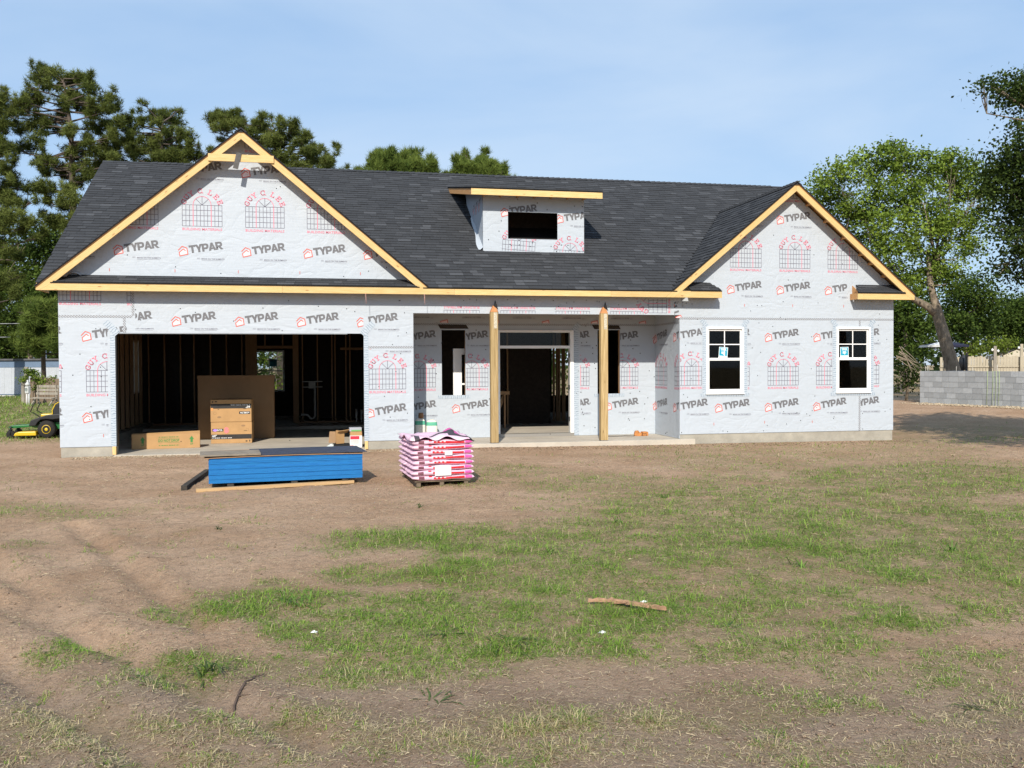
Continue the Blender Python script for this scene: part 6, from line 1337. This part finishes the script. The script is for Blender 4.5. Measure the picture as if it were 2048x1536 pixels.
# yard fence with posts and bulbs
YF = mat('pale_picket', (.42, .37, .28), .9, .25, 7, .3, 30, stretch=(1, 1, .2)); D = 50
g0, g1 = at(1880, 740, D=50.5), at(2090, 740, D=49); gv = g1-g0; ga = math.atan2(gv[1], gv[0]); gl = float(np.hypot(gv[0], gv[1])); yz = .45
yfn = thing('yard_fence', 'pale weathered picket fence beyond the soil heap', 'fence', (g0[0], g0[1], yz), ga); pm = []
for k in range(3): q = MB(); q.box(0, .128, 0, .02, 0, 1.68+.03*k); pm.append(q.mesh('picket', [YF]))
for i in range(int(gl/.142)):
    o = bpy.data.objects.new('picket', pm[i % 3]); COL.objects.link(o); o.parent = yfn; o.location = (i*.142, 0, 0)
for z in (.35, 1.12):
    q = MB(); q.box(0, gl, -.05, -.003, z, z+.09); q.build('rail', YF, yfn)
for i, (px, pt_, lab) in enumerate(((1990, 692, 'grey post carrying two white bulbs above the yard fence'), (2043, 688, 'pale post carrying white bulbs at the end of the yard fence'))):
    p = at(px, 740, D=49.2); t = at(px, pt_, D=49.2); pp = thing('light_post', lab, 'post', (p[0], p[1], .4), ga); q = MB(); q.box(-.07, .07, -.07, .07, 0, t[2]-.4); q.build('post', GREYW if i == 0 else YF, pp)
    for s_ in (-1, 1):
        q = MB(); q.lathe([(.01, .09), (.05, .06), (.065, .0), (.04, -.05), (.01, -.06)], (s_*.14, -.05, t[2]-.4-.25-.03*s_), n=10); q.build('bulb', mat('white_bulb', (.85, .85, .82), .3), pp)
        q = MB(); q.tube([(0, -.05, t[2]-.4-.12), (s_*.14, -.05, t[2]-.4-.16-.03*s_)], .008, 5); q.build('bulb_cord', BLACK, pp)
s0 = at(1962, 740, D=59); s1 = at(2070, 740, D=57); sa_ = math.atan2((s1-s0)[1], (s1-s0)[0]); shd = thing('garden_shed', 'low outbuilding with a dark roof and cream gable beyond the yard fence', 'shed', (s0[0], s0[1], .4), sa_)
ze, za = at(1958, 712, D=58)[2]-.4, at(2025, 699, D=58)[2]-.4
q = MB(); q.box(1.25, 3.0, 0, 5, 0, ze); q.prism(lambda u, z, d: (u, d, z), [(1.0, ze), (3.3, ze), (2.12, za)], 0, .1); q.build('wall', mat('cream_wall', (.66, .60, .48), .8), shd); q = MB(); q.face([(-.3, 2.2, ze-.05), (1.1, -.1, ze-.02), (2.12, -.1, za+.06), (1.2, 3.2, za+.05)]); q.face([(3.4, -.1, ze-.05), (2.12, -.1, za+.06), (2.12, 5, za+.06), (3.4, 5, ze-.05)]); q.build('roof', mat('brown_roof', (.07, .055, .05), .9, .2, 20), shd)
# patio umbrella, smoker
up_ = at(1888, 740, D=45.5); um = thing('patio_umbrella', 'dark blue patio umbrella with one white panel beside the oak trunk', 'umbrella', (up_[0], up_[1], .3)); ut = at(1882, 684, D=45.5)[2]-.3; q = MB(); q.tube([(0, 0, 0), (0, 0, ut)], .03, 8); q.build('pole', DKP, um)
UB = mat('navy_canvas', (.02, .022, .05), .8); UW = mat('white_canvas', (.78, .78, .76), .7); q = MB()
for k in range(8):
    a0, a1 = (k+.2)*math.pi/4, (k+1.2)*math.pi/4; R_ = 1.12; q.face([(0, 0, ut+.05), (R_*math.cos(a0), R_*math.sin(a0), ut-.16), (R_*math.cos(a1), R_*math.sin(a1), ut-.16)], 1 if k == 4 else 0); q.face([(R_*math.cos(a0), R_*math.sin(a0), ut-.16), (R_*math.cos(a0), R_*math.sin(a0), ut-.26), (R_*math.cos(a1), R_*math.sin(a1), ut-.26), (R_*math.cos(a1), R_*math.sin(a1), ut-.16)], 1 if k in (4, 3) else 0)
q.build('canopy', [UB, UW], um); q = MB()
for k in range(8): a0 = (k+.2)*math.pi/4; q.tube([(.03, 0, ut-.55), (.9*math.cos(a0), .9*math.sin(a0), ut-.15)], .010, 4)
tag(q.build('ribs', STEEL, um), kind='stuff')
sp_ = at(1926, 742, D=44.5); sm = thing('smoker_grill', 'round-bodied dark smoker grill standing behind the block wall', 'grill', (sp_[0], sp_[1], .3)); q = MB(); h0 = at(1926, 742, D=44.5)[2]-.3; q.lathe([(.05, h0+.02), (.17, h0+.1), (.20, h0+.35), (.18, h0+.6), (.10, h0+.74), (.03, h0+.78)], n=16); q.build('body', mat('smoker_black', (.03, .032, .036), .35, spec=.5), sm); q = MB(); q.tube([(0, 0, h0+.77), (0, 0, h0+.92)], .03, 8); q.build('chimney', STEEL, sm)
for x, y in ((-.14, -.1), (.14, -.1), (0, .16)): q = MB(); q.tube([(x, y, 0), (x*.8, y*.8, h0+.14)], .02, 6); q.build('leg', DKP, sm)
yp = at(1933, 742, D=44); q = MB(); q.box(-.04, .04, -.04, .04, 0, at(1933, 706, D=44)[2]-.3); tag(q.build('yard_post', DKP, None, loc=(yp[0], yp[1], .3)), 'dark post beside the smoker grill', 'post')
# utility pole far behind
u0 = at(2012, 760, D=80); u1 = at(2012, 632, D=80); upl = thing('utility_pole', 'distant wooden utility pole with pale insulators', 'pole', (u0[0], u0[1], 0)); q = MB(); q.tube([(0, 0, -.1), (0, 0, u1[2])], .14, 8); q.build('pole', mat('pole_wood', (.20, .17, .14), .9), upl)
for s_, dz in ((-.25, -.15), (.45, -.3), (-.1, -1.15)): q = MB(); q.lathe([(.10, 0), (.14, .2), (.10, .55)], (s_, -.2, u1[2]+dz-.4), n=10); q.build('insulator', mat('pale_insulator', (.55, .55, .5), .5), upl)
# ------------------------------------------------------------------ grass, straw, weeds and litter
def blade_material(name, a, b_, trans=.3): return mat(name, a, .6, tint=1., tintcol=b_, trans=trans, spec=.25)
GRASS = blade_material('green_grass', (.085, .175, .018), (.37, .53, .080)); STRAW = blade_material('dry_grass', (.33, .265, .13), (.70, .59, .35))
def blades(x, y, L, W, lean, r, curl=.5):
    n = len(x); z = terrain(x, y)-.004; az = r.random(n)*2*math.pi; d = np.stack([np.cos(az), np.sin(az)], -1); s_ = np.stack([-d[:, 1], d[:, 0]], -1)
    c = np.stack([x, y, z], -1); el = lean
    def pt(t, w, bend): 
        h = L*t; e = el-bend*curl; out = c.copy(); out[:, :2] += d*(h*np.cos(e))[:, None]+s_*(W*w)[:, None]; out[:, 2] += h*np.sin(np.maximum(e, .02)); return out
    V = np.stack([pt(0., .5, 0), pt(0., -.5, 0), pt(.6, -.42, .3), pt(.6, .42, .3), pt(1., 0, 1.)], 1).reshape(-1, 3)
    i = np.arange(n)[:, None]*5; Q = i+np.array([[0, 1, 2, 3]]); T_ = i+np.array([[3, 2, 4, 4]])
    return V, Q, T_
def grow(name, n, fn, mats, seed, scale=1., label=None, cat='grass', win=(-500, 2550, 740, 1640)):
    # candidates are spread over the ground with a density that thins with distance
    r = np.random.default_rng(seed); px = r.uniform(win[0], win[1], n); py = win[2]+(win[3]-win[2])*r.random(n)**.9
    dirs = _F[None]+_R[None]*((px-1024)/FPX)[:, None]-_U[None]*((py-768)/FPX)[:, None]
    ok = dirs[:, 2] < -.012; px, py, dirs = px[ok], py[ok], dirs[ok]; t = (0-CP[2])/dirs[:, 2]; x = CP[0]+dirs[:, 0]*t; y = CP[1]+dirs[:, 1]*t
    p, green, size = fn(px, py, x, y, t, r); k = r.random(len(x)) < p
    inside = (x > -.05) & (x < HX1+.05) & (y > -.22) & (y < HY1+.1); k &= ~inside
    x, y, t, green, size = x[k], y[k], t[k], green[k], size[k]; n = len(x)
    L = size*(.6+.8*r.random(n)); W = np.maximum(.0032, t*.00040)*(.7+.6*r.random(n)); lean = np.where(r.random(n) < .74, r.uniform(.04, .45, n), r.uniform(.4, 1.25, n))
    V, Q, T_ = blades(x, y, L, W, lean, r); isg = r.random(n) < green
    F4 = np.concatenate([Q]); tint = np.clip(r.normal(.42, .26, n), 0, 1)
    # tips as degenerate-free triangles: built as a second mesh layer joined in one object
    me = bpy.data.meshes.new(name); me.vertices.add(len(V)); me.vertices.foreach_set('co', V.astype(np.float32).ravel())
    tri = T_[:, :3]; loops = np.concatenate([F4.ravel(), tri.ravel()]).astype(np.int32); me.loops.add(len(loops)); me.loops.foreach_set('vertex_index', loops)
    me.polygons.add(2*n); me.polygons.foreach_set('loop_start', np.concatenate([np.arange(n)*4, n*4+np.arange(n)*3]).astype(np.int32)); me.polygons.foreach_set('loop_total', np.concatenate([np.full(n, 4), np.full(n, 3)]).astype(np.int32))
    for m_ in mats: me.materials.append(m_)
    mi = np.where(isg, 0, 1).astype(np.int32); me.polygons.foreach_set('material_index', np.concatenate([mi, mi]))
    a = me.attributes.new('tint', 'FLOAT', 'FACE'); a.data.foreach_set('value', np.concatenate([tint, tint]).astype(np.float32))
    me.update(calc_edges=True); o = bpy.data.objects.new(name, me); COL.objects.link(o); tag(o, label, cat, kind='stuff'); return n
def lot_fn(px, py, x, y, t, r):
    c = np.clip(cover(px, py)*1.1, 0, 1); n1 = fbm(x*.9+5, y*.9+2, 4); n2 = fbm(x*3.1+1, y*3.1, 3); n3 = fbm(x*8.5+3, y*8.5, 3)
    k = .30*n1+.34*n2+.36*n3
    p = c*(.10+.90*sstep(.38, .53, k+.09*c))                                       # matted turf with worn gaps
    tuft = sstep(.600, .665, n3*.6+n2*.4)*(.15+.85*sstep(.42, .54, n1)); p = p+.5*tuft*(1-.5*sstep(1000, 920, py))+.012      # lone tufts on the bare ground
    p = np.where(y > -.1, p*.1, p); p = np.where((y > 4) & (x < 0), 0, p)
    g = np.clip(1.05*sstep(1540, 1220, py)+.9*(fbm(x*1.1, y*1.1, 3)-.5)+.5*(n3-.5), .18, .94); g = np.where(c < .08, np.maximum(.45, .75*tuft), g)
    hot = sstep(.62, .72, n2*.5+n3*.5)*sstep(.5, .8, c); size = .028+.060*c*n2*1.3+.045*tuft+.05*hot; return p, g, size*np.clip(.75+t*.035, .8, 1.5)
grow('lot_grass', 1500000, lot_fn, [GRASS, STRAW], 71, label='patchy short grass and dry straw scattered over the bare front lot')
def lawn_fn(px, py, x, y, t, r):
    a = sstep(3.2, 6.0, y)*sstep(.2, -.7, x)*(.55+.6*fbm(x*.8, y*.8, 3)); return np.where(y > 34, 0, a), np.clip(.97-.5*sstep(7, 4, y), 0, 1), np.full(x.shape, .13)*np.clip(t/24, .8, 1.5)
grow('lawn_grass', 130000, lawn_fn, [GRASS, STRAW], 72, label='longer green grass beside the left wall of the house', win=(-320, 140, 752, 915))
def field_fn(px, py, x, y, t, r):
    a = sstep(8.5, 10., y)*(y < 26)*sstep(18.6, 19.2, x)*(x < 27.4); return a, np.full(x.shape, .55), np.full(x.shape, .34)*(.5+fbm(x, y, 2))
grow('tall_field_grass', 26000, field_fn, [GRASS, STRAW], 73, label='tall yellow-green grass between the house corner and the block wall', win=(1700, 1900, 750, 815))
# taller weeds standing on the lot, each one a plant
WEED = blade_material('weed_leaf', (.06, .13, .02), (.20, .33, .06)); WEED_D = blade_material('weed_dull', (.045, .08, .022), (.12, .17, .05))
def weed(px, py, h, n, lab, m_, seed, flat=.5):
    r = np.random.default_rng(seed); p = at(px, py, Z=0.02); x = p[0]+r.normal(size=n)*h*.18; y = p[1]+r.normal(size=n)*h*.18
    V, Q, T_ = blades(x, y, h*(.6+.6*r.random(n)), np.full(n, .011), r.uniform(.15, 1.35 if flat < .7 else .6, n), r, .8)
    c0 = np.array([p[0], p[1], float(terrain(np.array([p[0]]), np.array([p[1]]))[0])])
    me = bpy.data.meshes.new('weed'); V = V-c0; me.from_pydata(V.tolist(), [], Q.tolist()+T_[:, :3].tolist()); me.materials.append(m_); a = me.attributes.new('tint', 'FLOAT', 'FACE'); tt = r.random(n); a.data.foreach_set('value', np.concatenate([tt, tt]).astype(np.float32))
    o = bpy.data.objects.new('weed', me); COL.objects.link(o); o.location = c0; tag(o, lab, 'weed', 'weeds on the bare lot')
for i, (px, py, h, n, lab, m_, fl) in enumerate(((572, 1205, .22, 16, 'bright tall grass weed in the green strip left of the bark piece', WEED, .4), (610, 1208, .17, 14, 'low bright grass weed beside the tallest one', WEED, .5), (415, 1350, .17, 26, 'dense dark weed clump above the dead stick', WEED_D, .5), (300, 1372, .15, 18, 'flattened dark weed along the lower edge of the green strip', WEED_D, .9),
        (880, 1260, .20, 16, 'broad-bladed weed in the middle of the front lot', WEED_D, .8), (1000, 1285, .20, 20, 'spreading broad-bladed weed below the bark piece', WEED_D, .9), (1035, 1275, .17, 16, 'spreading weed beside the broad-bladed one', WEED_D, .9), (870, 1390, .14, 14, 'lone dark weed on the bare ground', WEED_D, .8), (1240, 1045, .17, 16, 'tufted weed in the thickest grass', WEED, .5), (1100, 1105, .16, 14, 'tufted weed below the stack of pink bags', WEED, .5), (440, 1055, .10, 10, 'small weed on the bare dirt before the blue stack', WEED_D, .6), (725, 1070, .12, 12, 'weed at the left tip of the grass strip', WEED, .5),
        (265, 1310, .12, 12, 'small leafy weed between the tyre ruts', WEED, .7), (840, 1015, .12, 12, 'thin weed standing before the pink bags', WEED_D, .4), (1900, 1100, .18, 16, 'tall bright weed on the right of the lot', WEED, .5), (1600, 1130, .17, 14, 'tufted weed amid the right-hand grass', WEED, .5), (1330, 1000, .14, 12, 'weed in the far green patch', WEED, .5), (1950, 1400, .14, 12, 'low dull weed near the right of the lot', WEED_D, .8), (1460, 1245, .15, 12, 'dull weed beyond the bark piece', WEED_D, .7)), 1):
    weed(px, py, h, n, lab, m_, 200+i, fl)
# stones, chips and crumbs lying about
def crumbs(name, n, fn, m_, seed, label, size, cat):
    r = np.random.default_rng(seed); xy = fn(r, n); x, y = xy[:, 0], xy[:, 1]; ok = ~((x > -.02) & (x < HX1+.02) & (y > -.17) & (y < HY1)); x, y = x[ok], y[ok]; n = len(x); z = terrain(x, y)
    s_ = size*(.4+1.2*r.random(n)**2); base = np.array([[1, 0, 0], [-.5, .87, 0], [-.5, -.87, 0], [.1, .1, .7], [0, 0, -.4]])
    a = r.random(n)*6.28; ca_, sa_ = np.cos(a), np.sin(a); V = base[None]*(s_[:, None, None]*(.7+.6*r.random((n, 5, 1)))); X = V[..., 0]*ca_[:, None]-V[..., 1]*sa_[:, None]; Y = V[..., 0]*sa_[:, None]+V[..., 1]*ca_[:, None]
    V = np.stack([X+x[:, None], Y+y[:, None], V[..., 2]*.7+z[:, None]+.2*s_[:, None]], -1).reshape(-1, 3); i = np.arange(n)[:, None, None]*5
    F = (i+np.array([[[0, 1, 3], [1, 2, 3], [2, 0, 3], [1, 0, 4], [2, 1, 4], [0, 2, 4]]])).reshape(-1, 3)
    tag(np_mesh(name, V, F, m_, np.repeat(r.random(n), 6)), label, cat, kind='stuff')
PEB = mat('pale_pebble', (.30, .22, .15), .9, tint=1., tintcol=(.50, .41, .29)); CLOD = mat('soil_clod', (.16, .11, .075), .95, tint=1., tintcol=(.30, .21, .145))
def pebble_pts(r, n):
    px = r.uniform(-200, 2200, n); py = 880+(1560-880)*r.random(n); return np.array([at(a, c, Z=0)[:2] for a, c in zip(px, py)])
crumbs('lot_pebbles', 1500, pebble_pts, PEB, 81, 'pale pebbles and straw crumbs strewn over the front lot', .007, 'pebbles')
crumbs('soil_clods', 4200, pebble_pts, CLOD, 82, 'small clods of soil on the front lot', .011, 'clods')
crumbs('gravel_apron', 2200, lambda r, n: np.stack([r.uniform(.3, 7.3, n), -.12-.5*r.random(n)**1.8], -1), mat('gravel', (.34, .26, .17), .9, tint=1., tintcol=(.58, .48, .34)), 83, 'pale gravel spilled along the front of the garage slab', .018, 'gravel')
crumbs('foundation_rubble', 2600, lambda r, n: np.stack([r.uniform(7.2, 18.6, n), -.05-.9*r.random(n)**1.7], -1), CLOD, 84, 'crumbled mortar and soil along the foundation of porch and wing', .016, 'rubble')
for nm, n_, fn_, lab_, sz_ in crumbs_pending: crumbs(nm, n_, fn_, mat('gravel', (.40, .32, .21), .9), 85, lab_, sz_, 'gravel')

STRAWBIT = mat('straw_bits', (.16, .11, .065), .9, tint=1., tintcol=(.62, .50, .31))
def straw_bits(n, seed):
    r = np.random.default_rng(seed); px = r.uniform(-200, 2250, n); py = 892+(1570-892)*r.random(n); dirs = _F[None]+_R[None]*((px-1024)/FPX)[:, None]-_U[None]*((py-768)/FPX)[:, None]; t = -CP[2]/dirs[:, 2]
    x = CP[0]+dirs[:, 0]*t; y = CP[1]+dirs[:, 1]*t; ok = y < -.25; x, y, t = x[ok], y[ok], t[ok]; n = len(x); a = r.random(n)*6.28; L = (.012+.05*r.random(n)**2.2)*np.clip(t/7, .8, 1.8); W = np.maximum(.0022, t*.00030); z = terrain(x, y)+.004
    c = np.stack([x, y, z], -1); d = np.stack([np.cos(a), np.sin(a), r.normal(0, .12, n)], -1)*L[:, None]/2; s_ = np.stack([-np.sin(a), np.cos(a), r.normal(0, .3, n)], -1)*W[:, None]/2
    V = np.stack([c-d-s_, c-d+s_, c+d+s_, c+d-s_], 1).reshape(-1, 3); V[:, 2] += .003
    tag(np_mesh('straw_litter', V, np.arange(4*n).reshape(n, 4), STRAWBIT, np.where(r.random(n) < .5, r.random(n)*.25, .4+.6*r.random(n))), 'dark and pale bits of straw and twig littering the front lot', 'straw', kind='stuff')
straw_bits(60000, 88)
